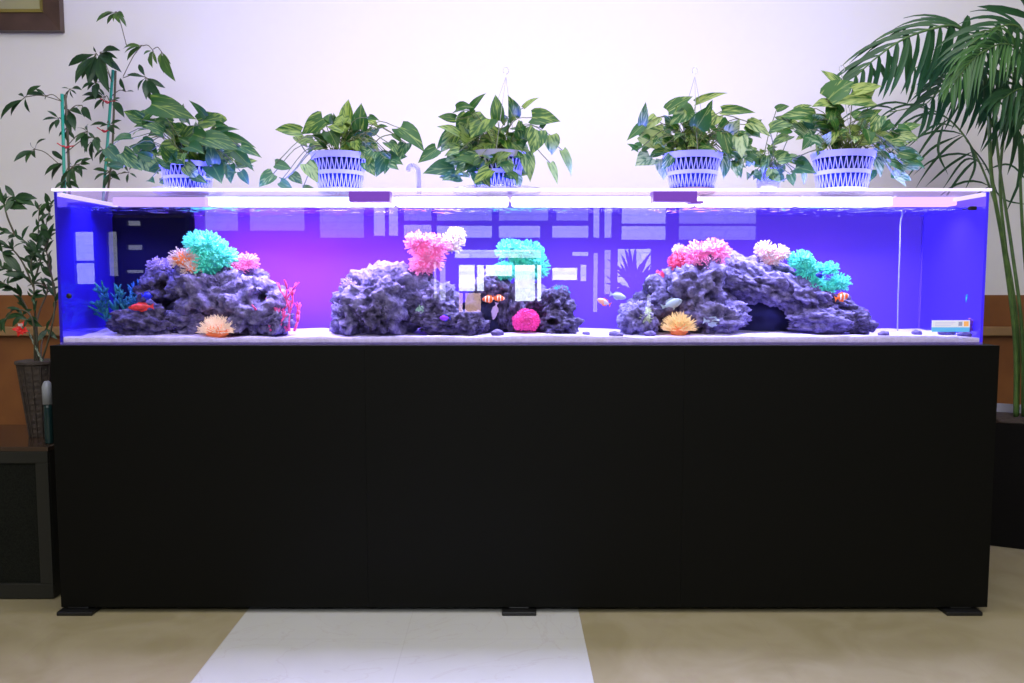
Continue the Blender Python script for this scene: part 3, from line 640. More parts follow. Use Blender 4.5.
# ------------------------------------------------------------------ left: black box with the wicker vase
bx1 = -1.379; bx0 = -2.02; by0, by1 = .067, .44; bz = .471
t = thing('black_box', (bx1-.3, .25, 0), 'dark grey metal floor box with a mesh front left of the aquarium cabinet', 'box')
m_dk = pb('dark_enamel', (.022, .022, .018), .4, spec=.2); m_mesh = pb('mesh_front', (.008, .009, .0065), .7, var=.5, scale=300, spec=.1)
MB().box(bx0, bx1, by0+.012, by1, .004, bz-.012).build('body', m_dk, t)
MB().box(bx0-.004, bx1+.002, by0, by1, bz-.014, bz).build('top_board', pb('glossy_top', (.05, .03, .02), .12), t, bevel=.002)
for (x0, x1, z0, z1) in ((bx0, bx1, .004, .05), (bx0, bx1, bz-.05, bz-.014), (bx1-.038, bx1, .05, bz-.05), (bx0, bx0+.038, .05, bz-.05)):
    MB().box(x0, x1, by0, by0+.012, z0, z1).build('front_rail', m_dk, t, bevel=.002)
MB().box(bx0+.038, bx1-.038, by0+.008, by0+.012, .05, bz-.05).build('mesh_panel', m_mesh, t)
# wicker vase
VY = .24; vc = P(41, 437, VY); vz = bz; vt = P(41, 362, VY).z
m_wick = pb('wicker', (.06, .042, .03), .7, col2=(.03, .022, .018), scale=40, bump=.4, bscale=120)
t = thing('wicker_vase', (vc.x, VY, vz), 'tapering dark woven wicker vase standing on the black floor box', 'vase')
vh = vt-vz; mb = MB(); prof = [(.0, 0), (.030, 0), (.032, .005)]+[(.030+.027*(i/24)+.0012*(i % 2), .005+(vh-.008)*i/24) for i in range(25)]+[(.060, vh), (.052, vh), (.050, vh-.02), (.03, vh-.03), (0, vh-.03)]
mb.lathe(prof, (vc.x, VY, vz), 32); mb.build('basket', m_wick, t, smooth=False)
mb = MB(); mb.lathe([(.057, vh-.008), (.064, vh-.004), (.064, vh+.004), (.056, vh+.006)], (vc.x, VY, vz), 32); mb.build('rim', m_wick, t)
mb = MB()
for k in range(14):
    a = 2*PI*k/14; mb.tube([Vector((vc.x, VY, vz))+Vector((math.cos(a)*(.032+.027*j/8), math.sin(a)*(.032+.027*j/8), vh*j/8)) for j in range(9)], .0022, 5)
mb.build('rib', m_wick, t)
# small grey bottle squeezed between the vase and the cabinet
bc = P(49.3, 437, .12); t = thing('plastic_bottle', (bc.x, .12, bz), 'small grey capped bottle squeezed between wicker vase and aquarium cabinet', 'bottle')
zc0, zc1 = P(48, 404, .12).z-bz, P(48, 381, .12).z-bz
MB().lathe([(0, 0), (.012, 0), (.013, .004), (.013, zc0-.012), (.012, zc0), (0, zc0)], (bc.x, .12, bz), 24).build('body', pb('bottle_dark', (.01, .03, .03), .2), t, smooth=True)
MB().lathe([(.0145, zc0), (.0145, zc1-.018), (.011, zc1-.006), (.006, zc1), (0, zc1)], (bc.x, .12, bz), 24).build('cap', pb('bottle_cap', (.30, .32, .36), .4), t, smooth=True)

# ------------------------------------------------------------------ right: black planter box
a = P(988, 545, .565); pz = .455
t = thing('planter_box', (a.x+.3, .8, 0), 'big black square planter box holding the palm at right', 'planter')
ang = math.radians(-25); Mx = Matrix.Translation((a.x, .567, 0)) @ Matrix.Rotation(ang, 4, 'Z')
W, D_, TH = .52, .40, .022
mb = MB(); mb.box(0, W, 0, TH, .0, pz, Mx); mb.box(0, TH, TH, D_-TH, 0, pz, Mx); mb.box(W-TH, W, TH, D_-TH, 0, pz, Mx); mb.box(0, W, D_-TH, D_, 0, pz, Mx); mb.box(TH, W-TH, TH, D_-TH, .02, .05, Mx)
mb.build('box', pb('planter_black', (.003, .0025, .0025), .45, spec=.1), t)
MB().box(TH, W-TH, TH, D_-TH, pz-.06, pz-.012, Mx).build('soil', pb('soil', (.05, .035, .025), .95, var=.4, scale=50, bump=1), t)
mb = MB(); q = P(990, 417, .93); mb.box(.01, .2, D_-TH-.012, D_-TH-.006, pz-.05, pz+.022, Mx); mb.build('white_liner', pb('liner', (.42, .42, .42), .6), t)
# ------------------------------------------------------------------ leaves
def leaf(mb, b, tip, w, nrm, prof, droop=.12, fold=.18, nu=2, lr=None):
    "leaf from b to tip; nrm is roughly the face direction"
    b = Vector(b); tip = Vector(tip); d = tip-b; l = d.length
    if l < 1e-5: return
    d = d/l; n = Vector(nrm); n = (n-d*n.dot(d))
    if n.length < 1e-3: n = d.orthogonal()
    n.normalize(); sx = d.cross(n); lr = R() if lr is None else lr
    vs = []; fs = []; at = []; m = len(prof); cols = 2*nu+1
    for i, (t, h, back) in enumerate(prof):
        bend = -droop*l*(t-.5)**2*4+droop*l
        for k in range(-nu, nu+1):
            u = k/nu; p = b+d*(t*l-back*l*abs(u)**1.5)+sx*(u*h*w)+n*(bend*.9+fold*abs(u)*h*w)
            vs.append(p); at.append((u*h*2+1e-6, t, lr))
    for i in range(m-1):
        for k in range(cols-1): q = i*cols+k; fs.append((q, q+1, q+cols+1, q+cols))
    mb.add(vs, fs, at)
HEART = [(0, .10, .0), (.03, .36, .10), (.12, .47, .08), (.27, .50, .03), (.42, .46, 0), (.57, .37, 0), (.72, .25, 0), (.85, .13, 0), (.94, .045, 0), (1, .003, 0)]
LANCE = [(0, .04, 0), (.12, .22, 0), (.3, .44, 0), (.5, .5, 0), (.7, .40, 0), (.85, .22, 0), (1, .01, 0)]
STRAP = [(0, .15, 0), (.1, .40, 0), (.3, .5, 0), (.6, .46, 0), (.82, .30, 0), (1, .01, 0)]

m_poth = leafmat('pothos_leaf', (.028, .125, .018), (.30, .44, .08), .38)
m_poth_dark = leafmat('pothos_leaf_green', (.022, .105, .02), (.26, .40, .06), .30)
m_poth_bright = leafmat('pothos_leaf_bright', (.034, .15, .022), (.42, .54, .14), .44)
m_stem = pb('green_stem', (.16, .20, .06), .5, var=.3, scale=40); m_bst = pb('brown_stem', (.10, .09, .05), .6)
m_pot = pb('white_plastic', (.42, .42, .50), .45, spec=.2); m_liner = pb('blue_grey_liner', (.015, .035, .12), .7, spec=.1)
m_clear = glassy('clear_plastic', .14, (.86, .86, .93), body=.16, bcol=(.7, .7, 1))
LZ = ZT+.0055
def lattice_pot(t, c, rt, rb, h):
    "tapering white plastic basket: rim, middle band, base ring and V struts"
    c = Vector(c)
    rad = lambda z: rb+(rt-rb)*z/h
    ip = MB().lathe([(rb-.006, .004), (rad(h*.5)-.006, h*.5), (rt-.008, h-.012), (rt-.014, h-.012), (rb-.012, .01), (0, .01)], c, 36).build('inner_pot', m_liner, t, smooth=True)
    for nm, z0, z1, e in (('rim', h*.84, h, .004), ('band', h*.43, h*.53, .0012), ('base_ring', 0, h*.09, .001)):
        MB().lathe([(rad(z0), z0), (rad(z0)+e, z0), (rad(z1)+e, z1), (rad(z1)-.002, z1), (rad(z0)-.002, z0+.0005), (rad(z0), z0)], c, 44).build(nm, m_pot, ip, smooth=False)
    mb = MB(); n = 34
    for z0, z1 in ((h*.08, h*.44), (h*.52, h*.85)):
        for k in range(n):
            a = 2*PI*k/n
            for s_ in (-1, 1):
                a2 = a+s_*PI/n*.85
                mb.tube([c+Vector((math.cos(a2)*(rad(z0)), math.sin(a2)*(rad(z0)), z0)), c+Vector((math.cos(a)*rad(z1), math.sin(a)*rad(z1), z1))], .0015, 4, cap=False)
    mb.build('lattice', m_pot, ip)
def pothos(c, Y, pot, leaves, fill, label, seed, hanger=None, saucer=None, zr=1, pxo=(0, 0), sc=1.0, vines=(), name='potted_pothos', mat=None, fs=18, clear=None, fmat=None):
    rnd = random.Random(seed); base = P(c[0], c[1], Y); base.z = LZ+.0005
    t = thing(name, base, label, 'potted plant', 'trailing pothos plants on the aquarium lid')
    s = PX(Y); soil = base.copy()
    lift = 0
    if saucer:
        MB().lathe([(0, 0), (saucer[0]*s*.9, 0), (saucer[0]*s, .012), (saucer[0]*s*.96, .013), (saucer[0]*s*.85, .004), (0, .004)], base, 36).build('saucer', saucer[1], t, smooth=True); lift = .005
    pb_ = base+Vector((0, 0, lift))
    if pot:
        rt, rb, hh = pot[0]*s, pot[1]*s, pot[2]*s; lattice_pot(t, pb_, rt, rb, hh); soil = pb_+Vector((0, 0, hh-.02))
        MB().lathe([(rt*.8, 0), (0, .004)], soil, 24).build('soil', pb('potting_soil', (.04, .03, .02), .95), t)
    if clear:
        rr, hh = clear[0]*s, clear[1]*s
        MB().lathe([(0, .001), (rr*.7, .001), (rr*.98, hh*.3), (rr, hh*.55), (rr*.8, hh), (rr*.77, hh), (rr*.96, hh*.55), (rr*.94, hh*.3), (rr*.68, .004), (0, .004)], base, 32).build('glass_bowl', m_clear, t, smooth=True); soil = base+Vector((0, 0, hh*.5))
    fo = MB(); st = MB()
    def stem(q, dy=0):
        a = soil+Vector((rnd.uniform(-.03, .03), rnd.uniform(-.03, .03), 0)); q = Vector(q); m = a.lerp(q, .5)+Vector((0, 0, abs(q.x-a.x)*.35+.01))
        st.tube(curve([a, m, q], 4), .0014, 5)
    ox, oy = pxo
    for L_ in leaves:
        x0, y0, x1, y1 = L_[:4]; w = L_[4] if len(L_) > 4 else .72; dy = L_[5] if len(L_) > 5 else rnd.uniform(-.09, .03)
        x0, x1 = ox+x0/sc, ox+x1/sc; y0, y1 = oy+y0/sc, oy+y1/sc
        yb = Y+dy; b = P(x0, y0, yb); tp = P(x1, y1, yb+rnd.uniform(-.045, .02))
        b.z = max(b.z, LZ+.004); tp.z = max(tp.z, LZ+.003); l = (tp-b).length
        nrm = Vector((rnd.uniform(-.35, .35), -1, rnd.uniform(.1, .7)))
        leaf(fo, b, tp+(tp-b)*.06, max(.018, l*w*1.12), nrm, HEART, droop=rnd.uniform(.04, .16), fold=rnd.uniform(.1, .35)); stem(b)
    for (cx, cy, rx, ry, n, ln, *fy) in fill:
        for i in range(int(n*1.25)):
            a = rnd.uniform(0, 2*PI); q = math.sqrt(rnd.random()); x = cx+rx*q*math.cos(a); y = cy+ry*q*math.sin(a)
            yy = Y+rnd.uniform(-.06, .09)+(fy[0] if fy else 0); b = P(x, y, yy); dx = (x-c[0])/40+rnd.uniform(-.7, .7)
            d = Vector((dx, rnd.uniform(-1, .5), rnd.uniform(-.9, .5))).normalized(); l = ln*1.25*s*rnd.uniform(.7, 1.2); tp = b+d*l
            tp.z = max(tp.z, LZ+.004); b.z = max(b.z, LZ+.004)
            leaf(fo, b, tp, l*rnd.uniform(.56, .74), Vector((rnd.uniform(-.9, .9), -1, rnd.uniform(-.3, 1.4))), HEART, droop=rnd.uniform(.05, .2), fold=rnd.uniform(.1, .4))
            if i % 2 == 0: stem(b)
    for v in vines: st.tube(curve([P(ox+x/sc, oy+y/sc, Y-.03+.006*i) for i, (x, y) in enumerate(v)], 5), .0018, 6)
    fo.build('foliage', mat or m_poth, t, smooth=True); st.build('stems', m_stem, t, smooth=True)
    if hanger:
        top = P(hanger[0], hanger[1], Y); mb = MB()
        for k in range(3):
            a = 2*PI*k/3+.5; r = (pot[0]*s if pot else .05)
            mb.tube(curve([soil+Vector((math.cos(a)*r*.8, math.sin(a)*r*.8, .02)), soil.lerp(top, .55)+Vector((math.cos(a)*r*.35, math.sin(a)*r*.3, 0)), top-Vector((0, 0, .02))], 5), .0009, 4)
        hk = [top+Vector((math.sin(q)*.008, 0, -.012+(1-math.cos(q))*.010)) for q in [i*.5 for i in range(12)]]; mb.tube(hk, .0013, 5)
        mb.build('hanger', glassy('hanger_plastic_%d' % seed, .1, body=.5, bcol=(.85, .85, .85)), t)
    return t
# plant at far left end of the lid
pothos((188, 186), .17, (25, 20, 29), [(290,140,535,220,.5),(600,210,510,120,.35),(560,240,705,210,.6),(660,250,730,265,.3),(240,225,140,180,.7),(235,235,320,180,.8),(700,320,880,385,.28),(800,380,915,440,.35),(650,300,785,283,.3),(600,330,790,400,.55),(745,385,870,512,.42),(530,310,630,350,.8),(230,370,330,430,.9),(430,380,330,430,.9),(180,330,80,350,.6),(40,385,120,465,.7),(130,410,235,512,.6),(250,440,330,530,.8),(400,430,540,485,.45),(520,545,612,590,.5),(640,410,700,545,.6),(500,380,590,420,.7),(560,430,600,530,.8),(640,490,690,585,.8),(740,480,745,585,.6),(800,520,845,592,.6),(280,570,312,588,.5),(340,575,402,592,.6),(430,545,450,595,.9),(700,250,600,190,.6),(480,300,400,260,.8),(360,300,250,260,.7)],
       [(178, 140, 40, 20, 20, 16), (215, 158, 24, 18, 14, 15), (140, 160, 25, 16, 9, 13), (180, 160, 22, 8, 7, 15, -.10)], 'bushy pothos leftmost on the aquarium lid, its basket nearly hidden by leaves', 1, pxo=(100, 80), sc=5.69, saucer=(34, m_clear), mat=m_poth_dark)
pothos((340, 188), .15, (27, 20, 37), [(505,235,505,105,.55),(562,255,570,125,.62),(450,255,428,172,.4),(375,200,270,275,.75),(262,268,135,256,.42),(235,285,292,345,.6),(405,262,450,352,.75),(650,250,706,240,.5),(765,245,888,365,.5),(735,275,775,320,.5),(705,320,755,385,.5),(800,325,770,405,.7),(690,400,648,492,.7),(128,430,210,455,.7),(120,480,50,545,.7),(155,520,218,562,.6),(210,485,266,532,.8),(290,428,348,527,.6),(270,553,330,556,.35),(600,420,640,490,.6),(715,430,760,460,.6),(560,360,620,405,.7),(610,190,662,208,.2),(480,260,400,240,.6),(540,310,560,370,.8),(500,330,470,380,.8),(340,230,350,300,.8),(640,370,600,440,.7),(700,420,690,480,.6),(340,215,410,225,.5)],
       [(340, 138, 34, 14, 26, 13), (378, 158, 14, 12, 12, 12), (352, 128, 18, 14, 8, 13)], 'second pothos from the left, in a white lattice basket with a vine trailing left', 2, pxo=(250, 80), sc=5.12, vines=[[(360,370),(300,380),(240,450),(180,505),(150,500)],[(400,360),(330,370),(290,370),(255,320)],[(600,390),(660,300),(740,275),(790,260)],[(560,380),(680,380),(770,420)]], saucer=(22, m_clear), mat=m_poth)
pothos((497, 186), .15, (27, 21, 38), [(255,215,322,145,.35),(195,212,268,204,.6),(375,260,365,153,.5),(440,250,418,155,.62),(485,205,550,163,.28),(520,245,636,262,.62),(598,320,605,402,.8),(650,385,686,490,.35),(598,440,628,527,.3),(195,252,122,243,.5),(187,300,118,378,.5),(115,380,38,437,.55),(190,462,62,484,.6),(275,300,245,412,.5),(330,250,262,330,.8),(290,360,375,400,.9),(390,350,345,310,.8),(480,335,465,258,.7),(545,300,520,400,.7),(490,400,512,515,.5),(330,450,300,525,.8),(400,430,430,505,.6),(220,340,160,360,.6),(210,390,150,410,.6),(250,240,200,310,.8),(420,340,470,420,.8),(560,290,590,260,.6),(450,500,470,540,.9),(300,490,290,545,.9),(350,400,340,480,.7)],
       [(490, 140, 38, 26, 46, 16), (462, 165, 18, 15, 14, 13), (500, 165, 22, 14, 16, 13), (490, 165, 24, 12, 17, 15, -.11)], 'fullest pothos, middle of the aquarium lid, leaves covering its basket', 3, pxo=(410, 60), sc=4.27, hanger=(506, 70), saucer=(46, m_clear), mat=m_poth)
pothos((692, 186), .15, (28, 20, 37), [(130,300,143,213,.4),(135,300,70,362,.35),(128,335,225,400,.75),(165,432,104,465,.8),(208,438,215,518,.75),(112,402,70,378,.4),(232,245,328,190,.5),(270,240,345,275,.8),(345,212,466,175,.25),(400,240,412,202,.6),(350,310,400,225,.8),(450,245,578,252,.32),(480,330,520,280,.8),(560,290,642,346,.4),(545,300,600,345,.7),(455,330,482,432,.5),(520,350,530,432,.6),(450,430,455,515,.6),(500,450,512,512,.6),(560,400,570,455,.7),(310,335,400,395,.8),(430,260,380,320,.8),(300,240,240,300,.6),(480,290,440,360,.8),(190,270,150,320,.7),(590,300,610,280,.5)],
       [(697, 135, 36, 18, 40, 15), (735, 150, 20, 16, 18, 14), (660, 145, 18, 14, 10, 13)], 'pothos in a white lattice basket on a brown saucer, right of centre', 4, pxo=(610, 50), sc=4.02, hanger=(695, 70), saucer=(24, pb('terracotta_saucer', (.34, .20, .13), .6)), mat=m_poth_bright)
pothos((768, 187), .16, None, [(165,275,222,258,.6),(190,310,240,350,.6),(135,362,236,345,.7),(225,390,140,440,.4),(165,500,238,485,.8),(80,515,137,492,.6),(140,540,120,580,.6),(250,540,345,562,.7),(230,565,242,617,.7),(285,540,290,610,.3),(180,570,200,600,.7),(120,480,100,560,.5),(60,470,40,530,.6),(260,500,320,520,.6)],
       [(775, 160, 22, 18, 22, 11), (755, 170, 10, 12, 8, 9)], 'small pothos cutting in a clear bowl between the two right hand baskets', 5, pxo=(740, 50), sc=4.55, clear=(11, 25), mat=m_poth, vines=[[(120,590),(200,520),(300,470),(360,450)],[(180,600),(240,560),(190,500)]], name='pothos_cutting')
pothos((842, 188), .15, (29, 22, 38), [(455,155,372,96,.4),(400,225,512,148,.8),(600,225,440,245,.45),(515,185,640,165,.4),(250,275,325,253,.4),(335,300,185,305,.55),(412,335,265,318,.35),(420,250,330,260,.5),(300,375,322,440,.7),(370,430,300,400,.6),(490,430,500,498,.7),(550,300,625,300,.7),(580,360,590,430,.7),(600,545,585,600,.8),(600,480,637,575,.6),(420,260,400,330,.7),(640,300,600,380,.7),(690,330,640,370,.7),(330,330,300,300,.6)],
       [(845, 132, 34, 18, 34, 15), (885, 140, 20, 18, 22, 15), (805, 125, 20, 10, 8, 14), (897, 165, 14, 14, 12, 13)], 'rightmost pothos in a white lattice basket reaching under the palm fronds', 6, pxo=(740, 50), sc=4.55, hanger=(842, 68), mat=m_poth_bright, saucer=(22, m_clear))
# bent clear siphon pipe standing on the lid
g = [P(408, 171, .14), P(409, 167, .14), P(413, 165.5, .14), P(416.5, 168, .14), P(418.5, 173, .14), P(419, 188, .14)]; g[-1].z = LZ
tag(MB().tube(curve(g, 6), [.007]*31, 12).build('siphon_pipe', glassy('grey_plastic', .12, (.80, .80, .86), body=.45, bcol=(.62, .60, .72)), smooth=True), 'short bent grey plastic pipe standing on the lid between two pothos', 'pipe')

# ------------------------------------------------------------------ umbrella trees at the left, tied to green stakes
m_umb = leafmat('umbrella_leaf', (.014, .055, .016), (.05, .12, .03), .2, trans=.12, rough=.4)
m_umb2 = leafmat('umbrella_leaf_light', (.05, .13, .025), (.14, .26, .05), .4, trans=.2)
m_stake = pb('green_stake', (.02, .33, .24), .35); m_tie = pb('red_tie', (.65, .03, .06), .5)
m_fpot = pb('clay_pot', (.14, .07, .045), .7)
def whorl(mb, st, c, tips, Y, w=.25, rnd=random, anchor=None, sc=3.657, ox=0, oy=0, droop=.12):
    cc = P(ox+c[0]/sc, oy+c[1]/sc, Y)
    for (x, y) in tips:
        dy = rnd.uniform(-.06, .03); tp = P(ox+x/sc, oy+y/sc, Y+dy); d = (tp-cc)
        b = cc+d*.12; leaf(mb, b, tp, d.length*w, Vector((rnd.uniform(-.5, .5), -1, rnd.uniform(.2, .9))), LANCE, droop=droop, fold=.25, nu=1)
        st.tube([cc, b], .0009, 4)
    if anchor is not None:
        a = P(ox+anchor[0]/sc, oy+anchor[1]/sc, Y+.01); m = a.lerp(cc, .55)+Vector((0, 0, .012)); st.tube(curve([a, m, cc], 4), .0016, 5)
def umbrella(stake, whorls, label, Y, seed, ties, potx):
    rnd = random.Random(seed); top = P(stake[0][0], stake[0][1], Y); low = P(stake[1][0], stake[1][1], Y)
    d = (low-top)/(top.z-low.z); bot = low+d*(low.z-.20); pt = Vector((bot.x, Y, 0))
    t = thing('umbrella_tree', pt, label, 'potted plant', 'umbrella trees behind the aquarium')
    MB().lathe([(0, 0), (.07, 0), (.095, .24), (.105, .24), (.105, .27), (.09, .27), (.085, .23), (0, .23)], pt, 32).build('pot', m_fpot, t, smooth=True)
    MB().tube([top, low, Vector((bot.x, Y, .2))], .0055, 8).build('stake', m_stake, t, smooth=True)
    fo = MB(); st = MB(); fo2 = MB()
    st.tube(curve([Vector((pt.x+.02, Y+.02, .22)), Vector((pt.x+.015, Y+.01, .8)), low+Vector((.012, .01, 0)), top.lerp(low, .3)+Vector((.01, .01, 0)), top+Vector((.005, .01, .0))], 8), [.006]*16+[.0042]*17, 6)
    for wv in whorls: whorl(fo2 if len(wv) > 3 else fo, st, wv[0], wv[1], Y+rnd.uniform(-.05, .05), rnd=rnd, anchor=wv[2])
    fo.build('foliage', m_umb, t, smooth=True)
    if fo2.v: fo2.build('young_foliage', m_umb2, t, smooth=True)
    st.build('trunk', m_bst, t, smooth=True)
    for (x, y) in ties:
        p = P(x, y, Y); tb = MB(); tb.tube([p+Vector((math.cos(a)*.010, math.sin(a)*.010, .003*math.sin(a*2))) for a in [i*.6 for i in range(12)]], .0025, 5); tb.tube([p+Vector((-.008, -.008, 0)), p+Vector((-.025, -.012, .012))], .002, 5); tb.tube([p+Vector((.008, -.008, 0)), p+Vector((.035, -.012, .002))], .0022, 5)
        tb.build('tie', m_tie, t)
umbrella(((62, 94), (64.5, 187)), [((90,355),[(2,438),(40,425),(110,412),(68,345),(150,313)],(225,370)),((170,350),[(95,348),(130,325),(165,365)],(225,370)),((255,325),[(225,322),(280,345),(240,362),(270,360),(300,330)],(235,400)),((215,432),[(172,405),(155,440),(180,492),(230,440),(205,470)],(232,460)),((250,400),[(270,440),(240,450),(275,480),(300,420),(262,490)],(232,440)),((300,385),[(335,442),(310,430),(280,400)],(240,420)),
    ((125,545),[(50,592),(95,597),(130,578),(168,508),(112,520)],(215,600)),((235,590),[(163,642),(190,552),(215,560),(190,660)],(235,640)),((265,610),[(250,680),(300,640),(310,580),(245,590),(280,670),(225,690),(320,620)],(235,640)),((290,600),[(335,580),(330,600),(300,650),(260,640)],(235,650)),((240,660),[(200,690),(225,700),(265,700),(290,690)],(235,690)),((320,480),[(280,468),(275,522),(318,558),(350,512),(323,455),(300,540)],(240,540)),((345,500),[(370,520),(360,560),(340,590),(300,520)],(240,560)),((245,470),[(215,500),(250,520),(275,510)],(232,500))],
    'umbrella tree on the left green stake, far left behind the aquarium', .60, 3, [(66, 147)], 64)
umbrella(((113, 70), (104, 187)), [((425,42),[(352,80),(372,62),(392,88),(415,80),(438,86),(462,98),(455,65)],(462,165),1),((352,195),[(250,242),(290,228),(275,305),(300,290),(325,318),(350,310),(342,170),(320,290)],(410,300)),((365,190),[(440,185),(430,215),(445,265),(412,250),(420,232),(380,240),(400,340),(370,260)],(410,300)),
    ((520,165),[(455,195),(465,222),(480,205),(500,195),(450,180)],(450,280),1),((560,185),[(525,200),(545,215),(558,248),(575,235)],(520,168),1),((590,188),[(600,268),(642,298),(625,235),(585,240)],(560,180),1),
    ((532,282),[(463,275),(508,235),(505,332),(535,365),(560,375),(597,370),(605,322),(545,300)],(450,285)),((385,355),[(300,350),(345,400),(330,330),(380,400),(300,375),(360,320)],(400,370)),((410,365),[(440,358),(435,372),(455,430),(430,400)],(400,380)),((460,335),[(490,335),(440,285),(450,325)],(410,350)),
    ((400,455),[(330,460),(445,440),(440,475),(365,465),(420,490)],(392,450)),((350,300),[(320,330),(365,330),(350,365),(300,325)],(408,330)),((390,540),[(345,580),(400,610),(440,560),(365,600),(430,600)],(385,560)),((400,630),[(340,620),(430,640),(440,660),(380,690),(345,660)],(382,640)),((470,630),[(455,600),(490,610),(500,650),(465,670),(440,640)],(385,670)),((330,520),[(310,560),(345,560),(370,540)],(388,560)),((500,560),[(480,530),(520,600),(490,610),(530,560)],(385,640))],
    'taller umbrella tree on the right green stake, left behind the aquarium', .88, 4, [(108, 102), (105, 131)], 104)

# ------------------------------------------------------------------ leafy shrub growing from the wicker vase, with a red flower
t = thing('leafy_shrub', (vc.x, VY, bz+vh-.03), 'thin branched dark leafed shrub arching out of the wicker vase', 'plant')
fo = MB(); st = MB(); rnd = random.Random(21); Z4 = 4.014
def Q(x, y, yy=VY): return P(x/Z4, 180+y/Z4, yy)
root = Vector((vc.x, VY, bz+vh-.03))
brs = [[(150,640),(140,520),(135,420),(125,330),(150,250),(158,100)], [(140,600),(100,500),(60,440),(0,410),(-40,400)], [(205,600),(220,470),(190,340),(130,270),(60,220),(0,195)], [(150,560),(190,440),(130,405),(60,370),(0,350)], [(170,640),(225,500),(205,370),(180,230),(205,90)], [(130,560),(60,520),(20,560)], [(60,220),(30,150),(10,80),(-20,60)],
       [(135,430),(90,330),(40,270),(-20,240)], [(140,400),(170,300),(200,230)]]
for bi, br in enumerate(brs):
    yy = VY+rnd.uniform(-.06, .08); pts = [Q(x, y, yy+rnd.uniform(-.02, .02)) for x, y in br]
    if bi in (0, 1, 2, 3, 4, 5): pts = [root+Vector((rnd.uniform(-.012, .012), 0, 0))]+pts
    cv = curve(pts, 7); st.tube(cv, [.0032*(1-.6*i/len(cv)) for i in range(len(cv))], 6)
    for i in range(12, len(cv)):
        p = cv[i]; dr = (cv[i]-cv[i-1]).normalized()
        for k in range(rnd.choice((0, 1, 1, 2))):
            d = (dr+Vector((rnd.uniform(-1.1, 1.1), rnd.uniform(-.6, .6), rnd.uniform(-.9, .6)))).normalized(); l = rnd.uniform(.022, .045)
            leaf(fo, p, p+d*l*1.15, l*.32, Vector((rnd.uniform(-.8, .8), -1, rnd.uniform(0, 1.2))), LANCE, droop=.12, fold=.2, nu=1)
for (a, tips) in [((60,70),[(20,20),(150,75),(140,105),(130,60),(100,100),(20,130)]), ((20,100),[(0,40),(60,120),(70,70),(-10,130),(110,118)]), ((120,215),[(180,250),(200,262),(150,240)]), ((165,180),[(210,240),(195,200),(130,215)]), ((10,290),[(90,375),(60,300),(50,340),(-10,240)]), ((130,470),[(110,445),(175,440),(140,500),(180,470)]), ((100,390),[(30,415),(60,372),(10,380)]), ((120,300),[(150,330),(100,330),(130,340),(170,290)]), ((150,330),[(190,300),(120,370),(180,350)]),
                  ((90,540),[(20,560),(50,590),(100,560),(130,520),(60,510)]), ((110,560),[(170,590),(150,560),(90,600),(60,540)]), ((190,600),[(230,640),(150,650),(200,560)]), ((155,120),[(140,80),(170,95),(130,150),(185,150)]), ((200,130),[(190,90),(215,100),(210,160)])]:
    yy = VY+rnd.uniform(-.07, .05); c_ = Q(*a, yy)
    for x, y in tips: tp = Q(x, y, yy+rnd.uniform(-.03, .01)); leaf(fo, c_, tp, (tp-c_).length*.34, Vector((rnd.uniform(-.4, .4), -1, rnd.uniform(.2, .8))), LANCE, droop=.1, fold=.2, nu=1)
fo.build('foliage', m_umb, t, smooth=True); st.build('branches', m_bst, t, smooth=True)
t = thing('artificial_flower', Q(172, 745, VY-.04), 'red flower pick on a white twisted stem in the wicker vase', 'flower')
sm = MB(); a, b = Q(110, 600, VY-.05), Q(185, 760, VY-.03); b2 = Vector((vc.x+.02, VY-.02, bz+vh-.03))
for ph in (0, PI):
    pts = []
    for i in range(60):
        u = i/59; p = a.lerp(b, u*1.25) if u < .8 else b.lerp(b2, (u-.8)/.2); an = u*26+ph; pts.append(p+Vector((math.cos(an)*.0022, math.sin(an)*.0022, 0)))
    (sm if ph == 0 else sm).tube(pts, .0016, 5)
sm.build('twisted_stem', pb('silver_green', (.45, .5, .42), .4, col2=(.08, .16, .08), scale=160), t, smooth=True)
fl = MB(); c_ = Q(90, 600, VY-.06)
for i in range(9):
    a = i*2*PI/9; d = Vector((math.cos(a), rnd.uniform(-.5, .1), math.sin(a)*.75-.25)).normalized(); leaf(fl, c_, c_+d*rnd.uniform(.018, .03), .012, Vector((0, -1, .3)), LANCE, droop=.2, nu=1)
fl.build('petals', pb('red_petal', (.75, .02, .015), .5), t, smooth=True)
wf = MB()
for i in range(5): leaf(wf, c_+Vector((0, -.004, .004)), c_+Vector((.004*(i-2), -.008, .02)), .006, Vector((0, -1, .3)), LANCE, nu=1)
wf.build('pale_bracts', pb('pale_bract', (.6, .5, .48), .6), t)

